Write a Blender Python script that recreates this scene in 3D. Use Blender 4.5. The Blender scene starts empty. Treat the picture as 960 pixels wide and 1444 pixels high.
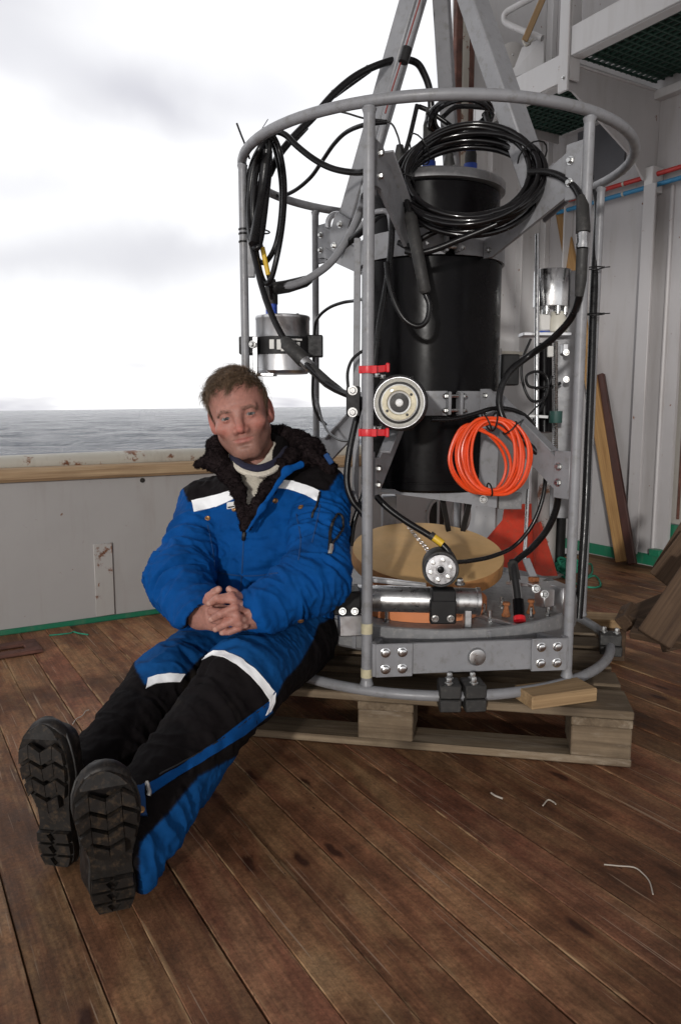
import bpy, bmesh, math, random
import numpy as np
from mathutils import Vector, Matrix
from mathutils.bvhtree import BVHTree

random.seed(7)
SC = bpy.context.scene
COL = SC.collection
rad = math.radians

# ------------------------------------------------------------------ camera
CAM_H = 0.87
PITCH = rad(7.83)
CT, ST = math.cos(PITCH), math.sin(PITCH)
cd = bpy.data.cameras.new('camera')
cam = bpy.data.objects.new('camera', cd)
COL.objects.link(cam)
cam.location = (0, 0, CAM_H)
cam.rotation_euler = (rad(90) - PITCH, 0, 0)
cd.sensor_fit = 'VERTICAL'
cd.sensor_height = 36.0
cd.lens = 27.0
cd.clip_start = 0.05
cd.clip_end = 30000
SC.camera = cam

# ------------------------------------------------------------------ light: overcast sky + one low sun lamp behind the camera standing in for its flash
SUN_EL, SUN_AZ = rad(9), rad(15)          # light travels towards +Y, turned to the right
world = bpy.data.worlds.new('World')
SC.world = world
world.use_nodes = True
wn, wl = world.node_tree.nodes, world.node_tree.links
wn.clear()
w_out = wn.new('ShaderNodeOutputWorld')
w_bg = wn.new('ShaderNodeBackground')
w_sky = wn.new('ShaderNodeTexSky')
w_sky.sky_type = 'NISHITA'
w_sky.sun_disc = False
w_sky.sun_elevation = SUN_EL
w_sky.sun_rotation = math.pi + SUN_AZ
w_skys = wn.new('ShaderNodeVectorMath'); w_skys.operation = 'SCALE'
w_skys.inputs['Scale'].default_value = 0.10
w_tc = wn.new('ShaderNodeTexCoord')
w_sep = wn.new('ShaderNodeSeparateXYZ')
w_add = wn.new('ShaderNodeMath'); w_add.operation = 'ADD'; w_add.inputs[1].default_value = 0.16
w_abs = wn.new('ShaderNodeMath'); w_abs.operation = 'ABSOLUTE'
w_div = wn.new('ShaderNodeVectorMath'); w_div.operation = 'DIVIDE'
w_cmb = wn.new('ShaderNodeCombineXYZ')
w_n1 = wn.new('ShaderNodeTexNoise')
w_n1.inputs['Scale'].default_value = .9
w_n1.inputs['Detail'].default_value = 3
w_n1.inputs['Roughness'].default_value = 0.5
w_n1.inputs['Distortion'].default_value = 0.25
w_map = wn.new('ShaderNodeMapping'); w_map.inputs['Location'].default_value = (2.35, 0.6, 0.0)
w_ramp = wn.new('ShaderNodeValToRGB')
w_ramp.color_ramp.elements[0].position = 0.30
w_ramp.color_ramp.elements[0].color = (0.78, 0.78, 0.84, 1)
w_ramp.color_ramp.elements[1].position = 0.44
w_ramp.color_ramp.elements[1].color = (1.16, 1.16, 1.18, 1)
w_mix = wn.new('ShaderNodeMixRGB'); w_mix.inputs['Fac'].default_value = 0.93
wl.new(w_tc.outputs['Generated'], w_sep.inputs[0])
wl.new(w_sep.outputs['Z'], w_abs.inputs[0]); wl.new(w_abs.outputs[0], w_add.inputs[0])
for k in range(3): wl.new(w_add.outputs[0], w_cmb.inputs[k])
wl.new(w_tc.outputs['Generated'], w_div.inputs[0]); wl.new(w_cmb.outputs[0], w_div.inputs[1])
wl.new(w_div.outputs[0], w_map.inputs['Vector']); wl.new(w_map.outputs[0], w_n1.inputs['Vector'])
wl.new(w_n1.outputs['Fac'], w_ramp.inputs['Fac'])
wl.new(w_sky.outputs[0], w_skys.inputs[0])
wl.new(w_skys.outputs[0], w_mix.inputs['Color1']); wl.new(w_ramp.outputs['Color'], w_mix.inputs['Color2'])
# soft grey cloud banks
def w_math(op, a, b=None):
    m = wn.new('ShaderNodeMath'); m.operation = op
    for k, v in enumerate((a, b)):
        if v is None: continue
        if isinstance(v, (int, float)): m.inputs[k].default_value = v
        else: wl.new(v, m.inputs[k])
    return m.outputs[0]
w_az = w_math('ARCTAN2', w_sep.outputs['X'], w_sep.outputs['Y']); w_el = w_math('ARCSINE', w_sep.outputs['Z'])
w_n2 = wn.new('ShaderNodeTexNoise'); w_n2.inputs['Scale'].default_value = 7; w_n2.inputs['Detail'].default_value = 4
wl.new(w_tc.outputs['Generated'], w_n2.inputs['Vector'])
w_ws = w_math('MULTIPLY', w_math('SUBTRACT', w_n2.outputs['Fac'], .5), .22)
w_az = w_math('ADD', w_az, w_ws); w_el = w_math('ADD', w_el, w_math('MULTIPLY', w_ws, .45))
w_sum = 0.0
for a_, e_, sa, se, g_ in ((-12, 10.8, 7, 1.7, .30), (-22, 9.4, 9, 1.6, .26), (-15.5, 19.8, 4.6, 1.9, .22), (-12, 18.2, 3, 1.2, .12), (-24, 24.5, 7, 3.0, .34), (-22, 14.2, 5, 1.3, .16),
                           (25, 14, 14, 3, .25), (70, 20, 16, 4, .3), (120, 12, 18, 3, .3), (170, 22, 20, 4, .3), (-150, 13, 16, 3, .3), (-95, 20, 16, 4, .3), (-55, 12, 12, 2.5, .28)):
    x_ = w_math('DIVIDE', w_math('SUBTRACT', w_az, rad(a_)), rad(sa)); y_ = w_math('DIVIDE', w_math('SUBTRACT', w_el, rad(e_)), rad(se))
    q_ = w_math('MULTIPLY', w_math('ADD', w_math('MULTIPLY', x_, x_), w_math('MULTIPLY', y_, y_)), -1.0)
    w_sum = w_math('ADD', w_math('MULTIPLY', w_math('EXPONENT', q_), g_), w_sum)
w_gm = wn.new('ShaderNodeMixRGB'); wl.new(w_sum, w_gm.inputs['Fac']); wl.new(w_mix.outputs[0], w_gm.inputs['Color1']); w_gm.inputs['Color2'].default_value = (.24, .24, .33, 1)
wl.new(w_gm.outputs[0], w_bg.inputs['Color'])
w_bg.inputs['Strength'].default_value = 1.0
wl.new(w_bg.outputs[0], w_out.inputs['Surface'])

ld = bpy.data.lights.new('sun', 'SUN')
ld.energy = 1.55
ld.angle = rad(2.0)
ld.color = (1.0, 0.97, 0.93)
sun = bpy.data.objects.new('sun', ld)
COL.objects.link(sun)
sun.rotation_euler = Vector((math.sin(SUN_AZ)*math.cos(SUN_EL), math.cos(SUN_AZ)*math.cos(SUN_EL), -math.sin(SUN_EL))).to_track_quat('-Z', 'Y').to_euler()
sun.location = (-1, -3, 4)

SC.view_settings.view_transform = 'Standard'
SC.view_settings.look = 'None'
SC.view_settings.exposure = 0.0
SC.view_settings.gamma = 1.0
SC.view_settings.use_curve_mapping = False

# ------------------------------------------------------------------ helpers
F = 1083.0
def at(px, py, c):
    """world point seen at photograph position (px, py) at distance c along the view axis"""
    X = (px - 480) / F * c
    u = (722 - py) / F * c
    return np.array((X, c*CT + u*ST, CAM_H - c*ST + u*CT))
def ground(px, py, z=0.0):
    v = (722 - py) / F
    return at(px, py, (z - CAM_H) / (v*CT - ST))
def project(p):
    p = np.asarray(p, float).reshape(-1, 3)
    c = p[:, 1]*CT - (p[:, 2]-CAM_H)*ST
    u = p[:, 1]*ST + (p[:, 2]-CAM_H)*CT
    return 480 + F*p[:, 0]/c, 722 - F*u/c
def nrm(v):
    v = np.asarray(v, float); return v/np.linalg.norm(v)

ORG = {}
def empty(name, loc, label, cat, group=None):
    o = bpy.data.objects.new(name, None); COL.objects.link(o)
    o.location = loc; o.empty_display_size = 0.1
    ORG[o.name] = np.array(loc, float)
    o['label'] = label; o['category'] = cat
    if group: o['group'] = group
    return o
def tag(o, label=None, cat=None, group=None, kind=None):
    if label: o['label'] = label
    if cat: o['category'] = cat
    if group: o['group'] = group
    if kind: o['kind'] = kind
    return o

class MB:
    def __init__(s): s.v = []; s.f = []; s.mi = []; s.n = 0; s.cur = 0
    def add(s, vs, fs):
        b = s.n
        vs = [tuple(map(float, x)) for x in vs]
        s.v += vs; s.n += len(vs)
        s.f += [tuple(b+i for i in f) for f in fs]; s.mi += [s.cur]*len(fs)
        return s
    def frame(s, o, ex, ey, ez, sx, sy, sz, bev=0.0):
        """box centred at o with axes and full sizes; chamfered edges when bev > 0"""
        o = np.asarray(o, float); ex, ey, ez = nrm(ex), nrm(ey), nrm(ez)
        if np.dot(np.cross(ex, ey), ez) < 0: ex, sx = -ex, sx
        hx, hy, hz = sx/2, sy/2, sz/2
        if bev <= 0:
            vs = [o+ex*a*hx+ey*b*hy+ez*c*hz for a in (-1, 1) for b in (-1, 1) for c in (-1, 1)]
            fs = [(0,1,3,2),(4,6,7,5),(0,4,5,1),(2,3,7,6),(0,2,6,4),(1,5,7,3)]
            return s.add(vs, fs)
        b_ = min(bev, hx*.6, hy*.6, hz*.6)
        bm = bmesh.new()
        bmesh.ops.create_cube(bm, size=1)
        for v in bm.verts: v.co = Vector((v.co.x*sx, v.co.y*sy, v.co.z*sz))
        bmesh.ops.bevel(bm, geom=bm.edges[:], offset=b_, segments=1, affect='EDGES')
        bm.verts.index_update()
        vs = [o+ex*v.co.x+ey*v.co.y+ez*v.co.z for v in bm.verts]
        fs = [tuple(v.index for v in f.verts) for f in bm.faces]
        bm.free()
        return s.add(vs, fs)
    def box(s, lo, hi, bev=0.0):
        lo, hi = np.minimum(lo, hi), np.maximum(lo, hi)
        return s.frame((np.array(lo)+np.array(hi))/2, (1,0,0), (0,1,0), (0,0,1), *(np.array(hi)-np.array(lo)), bev=bev)
    def bar(s, a, b, w, t, up=(0,0,1), bev=0.0):
        """rectangular bar from a to b, w wide across, t thick along 'up'"""
        a, b = np.asarray(a, float), np.asarray(b, float)
        x = nrm(b-a); y = np.cross(up, x); y = nrm(y); z = np.cross(x, y)
        return s.frame((a+b)/2, x, y, z, np.linalg.norm(b-a), w, t, bev)
    def rings(s, rs, cap=True):
        n = len(rs[0]); vs = [p for r in rs for p in r]; fs = []
        for i in range(len(rs)-1):
            for k in range(n):
                k2 = (k+1) % n
                fs.append((i*n+k, i*n+k2, (i+1)*n+k2, (i+1)*n+k))
        if cap:
            fs.append(tuple(range(n))[::-1]); fs.append(tuple((len(rs)-1)*n+k for k in range(n)))
        return s.add(vs, fs)
    def lathe(s, o, axis, prof, seg=32, cap=True):
        """prof: list of (radius, height along axis)"""
        o = np.asarray(o, float); z = nrm(axis)
        h = np.array((1., 0, 0)) if abs(z[0]) < .9 else np.array((0, 1., 0))
        x = nrm(np.cross(h, z)); y = np.cross(z, x)
        rs = []
        for r, d in prof:
            rs.append([o+z*d+(x*math.cos(2*math.pi*k/seg)+y*math.sin(2*math.pi*k/seg))*max(r, 1e-4) for k in range(seg)])
        return s.rings(rs, cap)
    def cyl(s, a, b, r, seg=16, r2=None):
        a, b = np.asarray(a, float), np.asarray(b, float)
        return s.lathe(a, b-a, [(r, 0), (r if r2 is None else r2, np.linalg.norm(b-a))], seg)
    def tube(s, pts, r, sides=8, closed=False, cap=True):
        """swept tube; r a number or one per point"""
        P = np.asarray(pts, float); n = len(P)
        R = np.full(n, r) if np.isscalar(r) else np.asarray(r, float)
        if closed: T = np.roll(P, -1, 0)-np.roll(P, 1, 0)
        else: T = np.gradient(P, axis=0)
        T /= np.linalg.norm(T, axis=1)[:, None]+1e-12
        h = np.array((0, 0, 1.)) if abs(T[0][2]) < .9 else np.array((1., 0, 0))
        N = nrm(np.cross(T[0], h)); rs = []
        for i in range(n):
            N = N - T[i]*np.dot(N, T[i]); N = nrm(N); B = np.cross(T[i], N)
            rs.append([P[i]+(N*math.cos(2*math.pi*k/sides)+B*math.sin(2*math.pi*k/sides))*R[i] for k in range(sides)])
        if closed:
            # close with best matching twist
            d = [np.linalg.norm(rs[0][k]-rs[-1][0]) for k in range(sides)]
            k0 = int(np.argmin(d)); rs.append([rs[0][(k+k0) % sides] for k in range(sides)])
            return s.rings(rs, False)
        return s.rings(rs, cap)
    def prism(s, poly, off):
        """planar polygon (3-D points) extruded by vector off"""
        n = len(poly); a = [np.asarray(p, float) for p in poly]; b = [p+np.asarray(off, float) for p in a]
        nn = np.zeros(3)
        for k in range(n): nn += np.cross(a[k], a[(k+1) % n])
        if np.dot(nn, off) > 0: a, b = a[::-1], b[::-1]
        fs = [tuple(range(n)), tuple(range(2*n-1, n-1, -1))]
        for k in range(n):
            k2 = (k+1) % n; fs.append((k2, k, n+k, n+k2))
        return s.add(a+b, fs)
    def bolt(s, o, n, r=.008, h=.006, seg=6):
        o = np.asarray(o, float); n = nrm(n); r = r*.80; h = h*.9
        s.lathe(o, n, [(r*1.45, 0), (r*1.45, h*.25)], 14)
        s.lathe(o+n*h*.25, n, [(r, 0), (r, h*.8), (r*.8, h)], seg)
        return s
    def build(s, name, mats, parent=None, smooth=True, angle=38):
        return link_mesh(name, np.array(s.v), s.f, mats, parent, smooth, angle, s.mi)

def link_mesh(name, V, faces, mats, parent=None, smooth=True, angle=38, mi=None):
    root = parent
    while root is not None and root.parent is not None: root = root.parent
    V = np.asarray(V, float)
    org = ORG.get(root.name, np.zeros(3)) if root is not None else None
    if root is None:
        lo, hi = V.min(0), V.max(0)
        org = np.array(((lo[0]+hi[0])/2, (lo[1]+hi[1])/2, lo[2]))
    me = bpy.data.meshes.new(name)
    me.from_pydata((V-org).tolist(), [], faces)
    if not isinstance(mats, (list, tuple)): mats = [mats]
    for m in mats: me.materials.append(m)
    if mi is not None and len(mats) > 1: me.polygons.foreach_set('material_index', mi)
    if smooth:
        me.polygons.foreach_set('use_smooth', [True]*len(me.polygons))
        try: me.set_sharp_from_angle(angle=rad(angle))
        except Exception: pass
    me.update()
    o = bpy.data.objects.new(name, me); COL.objects.link(o)
    if parent is None:
        o.location = org; ORG[o.name] = org
    else:
        o.parent = parent
    return o

def spline(pts, n=10, closed=False):
    """Catmull-Rom through pts"""
    P = [np.asarray(p, float) for p in pts]
    if closed: Q = [P[-1]]+P+[P[0], P[1]]
    else: Q = [2*P[0]-P[1]]+P+[2*P[-1]-P[-2]]
    out = []
    for i in range(1, len(Q)-2):
        p0, p1, p2, p3 = Q[i-1:i+3]
        for k in range(n):
            t = k/n
            out.append(.5*((2*p1)+(-p0+p2)*t+(2*p0-5*p1+4*p2-p3)*t*t+(-p0+3*p1-3*p2+p3)*t**3))
    if not closed: out.append(P[-1])
    return out

# ------------------------------------------------------------------ materials (all procedural)
def srgb(r, g, b):
    f = lambda c: (c/255/12.92) if c/255 <= .04045 else ((c/255+.055)/1.055)**2.4
    return (f(r), f(g), f(b))
class NT:
    def __init__(s, m): s.t = m.node_tree; s.n = s.t.nodes; s.l = s.t.links
    def new(s, t, **kw):
        n = s.n.new(t)
        for k, v in kw.items(): setattr(n, k, v)
        return n
    def link(s, a, b): s.l.new(a, b)
def noise(nt, vec, scale, detail=4, rough=.55, dist=0.0):
    n = nt.new('ShaderNodeTexNoise')
    n.inputs['Scale'].default_value = scale; n.inputs['Detail'].default_value = detail
    n.inputs['Roughness'].default_value = rough; n.inputs['Distortion'].default_value = dist
    nt.link(vec, n.inputs['Vector']); return n.outputs['Fac']
def ramp(nt, fac, stops):
    r = nt.new('ShaderNodeValToRGB'); e = r.color_ramp.elements
    while len(e) < len(stops): e.new(0.5)
    for k, (p, c) in enumerate(stops):
        e[k].position = p; e[k].color = (*c, 1) if len(c) == 3 else c
    nt.link(fac, r.inputs['Fac']); return r.outputs['Color']
def mix(nt, fac, a, b, mode='MIX'):
    m = nt.new('ShaderNodeMixRGB', blend_type=mode)
    for sock, v in ((m.inputs['Fac'], fac), (m.inputs['Color1'], a), (m.inputs['Color2'], b)):
        if isinstance(v, (int, float)): sock.default_value = v
        elif isinstance(v, tuple): sock.default_value = (*v, 1)
        else: nt.link(v, sock)
    return m.outputs[0]
def math_(nt, op, a, b=None):
    m = nt.new('ShaderNodeMath', operation=op)
    for k, v in enumerate((a, b)):
        if v is None: continue
        if isinstance(v, (int, float)): m.inputs[k].default_value = v
        else: nt.link(v, m.inputs[k])
    return m.outputs[0]
def base(name):
    m = bpy.data.materials.new(name); m.use_nodes = True
    nt = NT(m); b = nt.n['Principled BSDF']
    tc = nt.new('ShaderNodeTexCoord')
    return m, nt, b, tc.outputs['Object']
def bump(nt, b, h, strength=.3, dist=.002):
    n = nt.new('ShaderNodeBump'); n.inputs['Strength'].default_value = strength; n.inputs['Distance'].default_value = dist
    nt.link(h, n.inputs['Height']); nt.link(n.outputs[0], b.inputs['Normal']); return n
def simple(name, col, rough=.5, metal=0., var=.12, scale=9, bmp=.15, bscale=120, bdist=.001, rvar=.12, spec=.5, dust=None):
    m, nt, b, v = base(name)
    n1 = noise(nt, v, scale, 5, .6)
    lo = tuple(c*(1-var) for c in col); hi = tuple(min(1, c*(1+var)) for c in col)
    c = ramp(nt, n1, [(.3, lo), (.7, hi)])
    if dust:
        d = noise(nt, v, scale*3.1, 6, .7)
        c = mix(nt, ramp(nt, d, [(.52, (0, 0, 0)), (.72, (1, 1, 1))]), c, dust)
    nt.link(c, b.inputs['Base Color'])
    r2 = noise(nt, v, scale*2.3, 4, .6)
    mr = nt.new('ShaderNodeMapRange'); nt.link(r2, mr.inputs['Value'])
    mr.inputs['From Min'].default_value = .3; mr.inputs['From Max'].default_value = .7
    mr.inputs['To Min'].default_value = max(.02, rough-rvar); mr.inputs['To Max'].default_value = min(1, rough+rvar)
    nt.link(mr.outputs[0], b.inputs['Roughness'])
    b.inputs['Metallic'].default_value = metal
    b.inputs['Specular IOR Level'].default_value = spec
    if bmp: bump(nt, b, noise(nt, v, bscale, 3), bmp, bdist)
    return m
M = {}
M['grey_paint'] = simple('grey_paint', (.235, .237, .25), .42, var=.10, scale=14, dust=(.17, .165, .16))
M['grey_plate'] = simple('grey_plate', (.215, .215, .22), .4, var=.18, scale=22, dust=(.31, .30, .29))
M['steel'] = simple('steel', (.62, .62, .62), .22, 1, var=.06, scale=30, rvar=.08, bmp=.05)
M['brushed'] = simple('brushed_steel', (.55, .55, .55), .33, 1, var=.1, scale=30, rvar=.1, bmp=.05)
M['alu'] = simple('aluminium', (.60, .60, .61), .38, 1, var=.08, scale=12, rvar=.1)
M['gun_metal'] = simple('gun_metal', (.30, .30, .31), .3, 1, var=.1, scale=30)
M['lamp_reflector'] = simple('lamp_reflector', (.82, .82, .80), .38, .55, var=.06, scale=60, bmp=0)
M['bolt'] = simple('bolt_steel', (.52, .52, .51), .3, 1, var=.05, scale=60)
M['black_plastic'] = simple('black_plastic', (.004, .0035, .004), .27, var=.3, scale=6, bmp=.1, bscale=60, spec=.09, rvar=.09)
M['black_matte'] = simple('black_matte', (.013, .0125, .013), .5, spec=.3, var=.2, scale=30)
M['cable'] = simple('black_cable', (.008, .0075, .008), .3, spec=.3, var=.15, scale=20, bmp=.05)
M['cable_gloss'] = simple('glossy_cable', (.005, .0045, .005), .13, spec=.45, var=.1, scale=20, bmp=.04, rvar=.06)
M['rubber'] = simple('rubber', (.022, .021, .020), .6, var=.25, scale=25, bmp=.25, bscale=200, dust=(.06, .055, .05))
M['orange_cable'] = simple('orange_cable', (.80, .075, .014), .32, var=.06, scale=8, bmp=.04)
M['red_plastic'] = simple('red_plastic', (.62, .012, .02), .34, var=.08, scale=20)
M['dull_red'] = simple('dull_red', (.20, .03, .025), .6)
M['red_paint'] = simple('red_paint', (.46, .035, .014), .5, var=.2, scale=12, dust=(.30, .06, .03))
M['yellow'] = simple('yellow_plastic', (.72, .46, .03), .45, var=.08, scale=20)
M['blue_plastic'] = simple('blue_plastic', (.03, .08, .42), .4, var=.1, scale=20)
M['blue_pipe'] = simple('blue_pipe', (.03, .19, .36), .45, var=.12, scale=14)
M['red_pipe'] = simple('red_pipe', (.42, .03, .025), .45, var=.12, scale=14)
M['green_plastic'] = simple('green_plastic', (.02, .07, .06), .5)
M['green_rope'] = simple('green_rope', (.02, .23, .14), .8, var=.3, scale=60, bmp=.5, bscale=300, bdist=.003)
M['tan_foam'] = simple('tan_foam', (.68, .43, .19), .75, var=.07, scale=16, bmp=.12, bscale=300)
M['orange_foam'] = simple('orange_foam', (.70, .25, .10), .7, var=.08, scale=12, bmp=.1)
M['white_tube'] = simple('white_plastic', (.62, .60, .52), .45)
M['brown_wood_dark'] = simple('dark_varnished_wood', (.05, .017, .012), .5, var=.3, scale=6)
M['brass'] = simple('brass', (.36, .19, .08), .42, .8, var=.2, scale=80)
M['thread'] = simple('pale_thread', (.45, .40, .34), .8)
M['reflective'] = simple('reflective_tape', (.93, .94, .95), .55, var=.03, scale=40, bmp=.3, bscale=160, bdist=.0015)
M['tape'] = simple('cream_tape', (.50, .45, .30), .7, var=.15, scale=60)
M['rusty'] = simple('rusty_steel', (.10, .042, .03), .75, var=.5, scale=14, bmp=.5, bscale=70, bdist=.003)
M['grating'] = simple('green_grating', (.018, .05, .035), .6, var=.25, scale=8)
M['cream_knit'] = simple('cream_knit', (.60, .55, .46), .9, var=.12, scale=60, bmp=.8, bscale=260, bdist=.004)
M['navy'] = simple('navy_jersey', (.010, .010, .030), .9, var=.15, scale=60, bmp=.4, bscale=300)
M['fleece'] = simple('dark_fleece', (.009, .0065, .007), 1.0, var=.4, scale=70, bmp=0, spec=.02, rvar=0)
M['paper_label'] = simple('white_label', (.72, .71, .68), .6, var=.05)
M['zip'] = simple('zip_metal', (.45, .43, .40), .4, .8)
M['copper'] = simple('orange_corrosion', (.30, .11, .04), .8, var=.4, scale=60)
M['painted_shade'] = simple('recess_shade_paint', (.02, .017, .014), .8)  # dark colour painted for the shade in openings and over the grating
M['window'] = simple('dark_window_panel', (.10, .10, .11), .45, var=.08)

def painted_steel(name, col, rust=.55, rough=.45, grime=.25):
    m, nt, b, v = base(name)
    c = ramp(nt, noise(nt, v, 1.7, 6, .6), [(.3, tuple(x*(1-grime*.45) for x in col)), (.7, col)])
    st = nt.new('ShaderNodeMapping'); st.inputs['Scale'].default_value = (7, 7, .9); nt.link(v, st.inputs['Vector'])
    c = mix(nt, math_(nt, 'MULTIPLY', ramp(nt, noise(nt, st.outputs[0], 2.2, 6, .65), [(.5, (0,)*3), (.75, (1,)*3)]), grime), c, (.23, .19, .15))
    r = noise(nt, v, 9, 9, .72)
    rm = ramp(nt, r, [(.70-.06*rust, (0,)*3), (.745-.06*rust, (1,)*3)])
    sp = ramp(nt, noise(nt, v, 26, 5, .6), [(.69, (0,)*3), (.73, (1,)*3)])
    rm = mix(nt, 1.0, rm, sp, 'LIGHTEN')
    rc = ramp(nt, noise(nt, v, 40, 4), [(.3, (.10, .032, .015)), (.7, (.22, .09, .035))])
    nt.link(mix(nt, rm, c, rc), b.inputs['Base Color'])
    b.inputs['Roughness'].default_value = rough
    bump(nt, b, mix(nt, .35, noise(nt, v, 5, 3), rm), .25, .004)
    return m
M['bulwark_paint'] = painted_steel('bulwark_paint', (.375, .362, .355), .5, grime=.3)
M['wall_paint'] = painted_steel('wall_paint', (.44, .425, .428), .5, grime=.3)
M['white_paint'] = painted_steel('white_paint', (.56, .55, .55), .4, grime=.2)
M['rail_paint'] = painted_steel('rail_paint', (.47, .445, .39), 2.1, grime=.5)
M['chipped_paint'] = painted_steel('chipped_paint', (.40, .385, .37), 2.7, grime=.3)
M['green_paint'] = painted_steel('green_paint', (.012, .16, .085), .6, grime=.3)
M['door_paint'] = painted_steel('door_paint', (.36, .34, .31), .2, grime=.15)

def wood(name, dark, light, rough=.6, grain=(1.2, 26, 26), knots=True, wear=None, rnd=True, gloss=None, stain=.5, spec=.35):
    """grain runs along object X; every board takes its own offset from its random number"""
    m, nt, b, v = base(name)
    oi = nt.new('ShaderNodeObjectInfo')
    off = nt.new('ShaderNodeVectorMath', operation='SCALE')
    cmb = nt.new('ShaderNodeCombineXYZ')
    nt.link(oi.outputs['Random'], cmb.inputs[0]); nt.link(math_(nt, 'FRACT', math_(nt, 'MULTIPLY', oi.outputs['Random'], 37.7)), cmb.inputs[1])
    nt.link(math_(nt, 'FRACT', math_(nt, 'MULTIPLY', oi.outputs['Random'], 91.3)), cmb.inputs[2])
    nt.link(cmb.outputs[0], off.inputs[0]); off.inputs['Scale'].default_value = 40
    ad = nt.new('ShaderNodeVectorMath', operation='ADD'); nt.link(v, ad.inputs[0]); nt.link(off.outputs[0], ad.inputs[1])
    p = ad.outputs[0]
    mp = nt.new('ShaderNodeMapping'); mp.inputs['Scale'].default_value = grain; nt.link(p, mp.inputs['Vector'])
    g = noise(nt, mp.outputs[0], 1.6, 8, .62, .6)
    c = ramp(nt, g, [(.28, dark), (.72, light)])
    mp2 = nt.new('ShaderNodeMapping'); mp2.inputs['Scale'].default_value = (4, 170, 170); nt.link(p, mp2.inputs['Vector'])
    fine = noise(nt, mp2.outputs[0], 1.0, 5, .6)
    c = mix(nt, .55, c, ramp(nt, fine, [(.3, (.55,)*3), (.7, (1.2,)*3)]), 'MULTIPLY')
    if rnd:
        hv = nt.new('ShaderNodeHueSaturation'); nt.link(c, hv.inputs['Color'])
        mr = nt.new('ShaderNodeMapRange'); nt.link(oi.outputs['Random'], mr.inputs['Value'])
        mr.inputs['To Min'].default_value = .72; mr.inputs['To Max'].default_value = 1.25
        nt.link(mr.outputs[0], hv.inputs['Value']); c = hv.outputs[0]
    if knots:
        vo = nt.new('ShaderNodeTexVoronoi'); mk = nt.new('ShaderNodeMapping'); mk.inputs['Scale'].default_value = (3.2, 8.5, 2)
        nt.link(p, mk.inputs['Vector']); nt.link(mk.outputs[0], vo.inputs['Vector']); vo.inputs['Scale'].default_value = 1
        kd = ramp(nt, vo.outputs['Distance'], [(.06, (1,)*3), (.20, (0,)*3)])
        c = mix(nt, math_(nt, 'MULTIPLY', kd, .8), c, tuple(x*.28 for x in dark))
    s = noise(nt, v, 2.6, 7, .68, .4)
    c = mix(nt, math_(nt, 'MULTIPLY', ramp(nt, s, [(.47, (0,)*3), (.66, (1,)*3)]), stain), c, tuple(x*.45 for x in dark))
    if wear:
        mw = nt.new('ShaderNodeMapping'); mw.inputs['Scale'].default_value = (3, 14, 14); nt.link(p, mw.inputs['Vector'])
        wn_ = noise(nt, mw.outputs[0], 1.3, 8, .72)
        c = mix(nt, math_(nt, 'MULTIPLY', ramp(nt, wn_, [(.55, (0,)*3), (.68, (1,)*3)]), .55), c, wear)
        sc = noise(nt, p, 34, 6, .75, 1.5)
        c = mix(nt, math_(nt, 'MULTIPLY', ramp(nt, sc, [(.66, (0,)*3), (.72, (1,)*3)]), .5), c, wear)
    nt.link(c, b.inputs['Base Color'])
    rr = nt.new('ShaderNodeMapRange'); nt.link(noise(nt, v, 5, 5, .6), rr.inputs['Value'])
    rr.inputs['From Min'].default_value = .3; rr.inputs['From Max'].default_value = .7
    rr.inputs['To Min'].default_value = rough-.1; rr.inputs['To Max'].default_value = rough+.15
    nt.link(rr.outputs[0], b.inputs['Roughness'])
    b.inputs['Specular IOR Level'].default_value = spec
    bump(nt, b, mix(nt, .5, g, fine), .45, .003)
    return m
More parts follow.
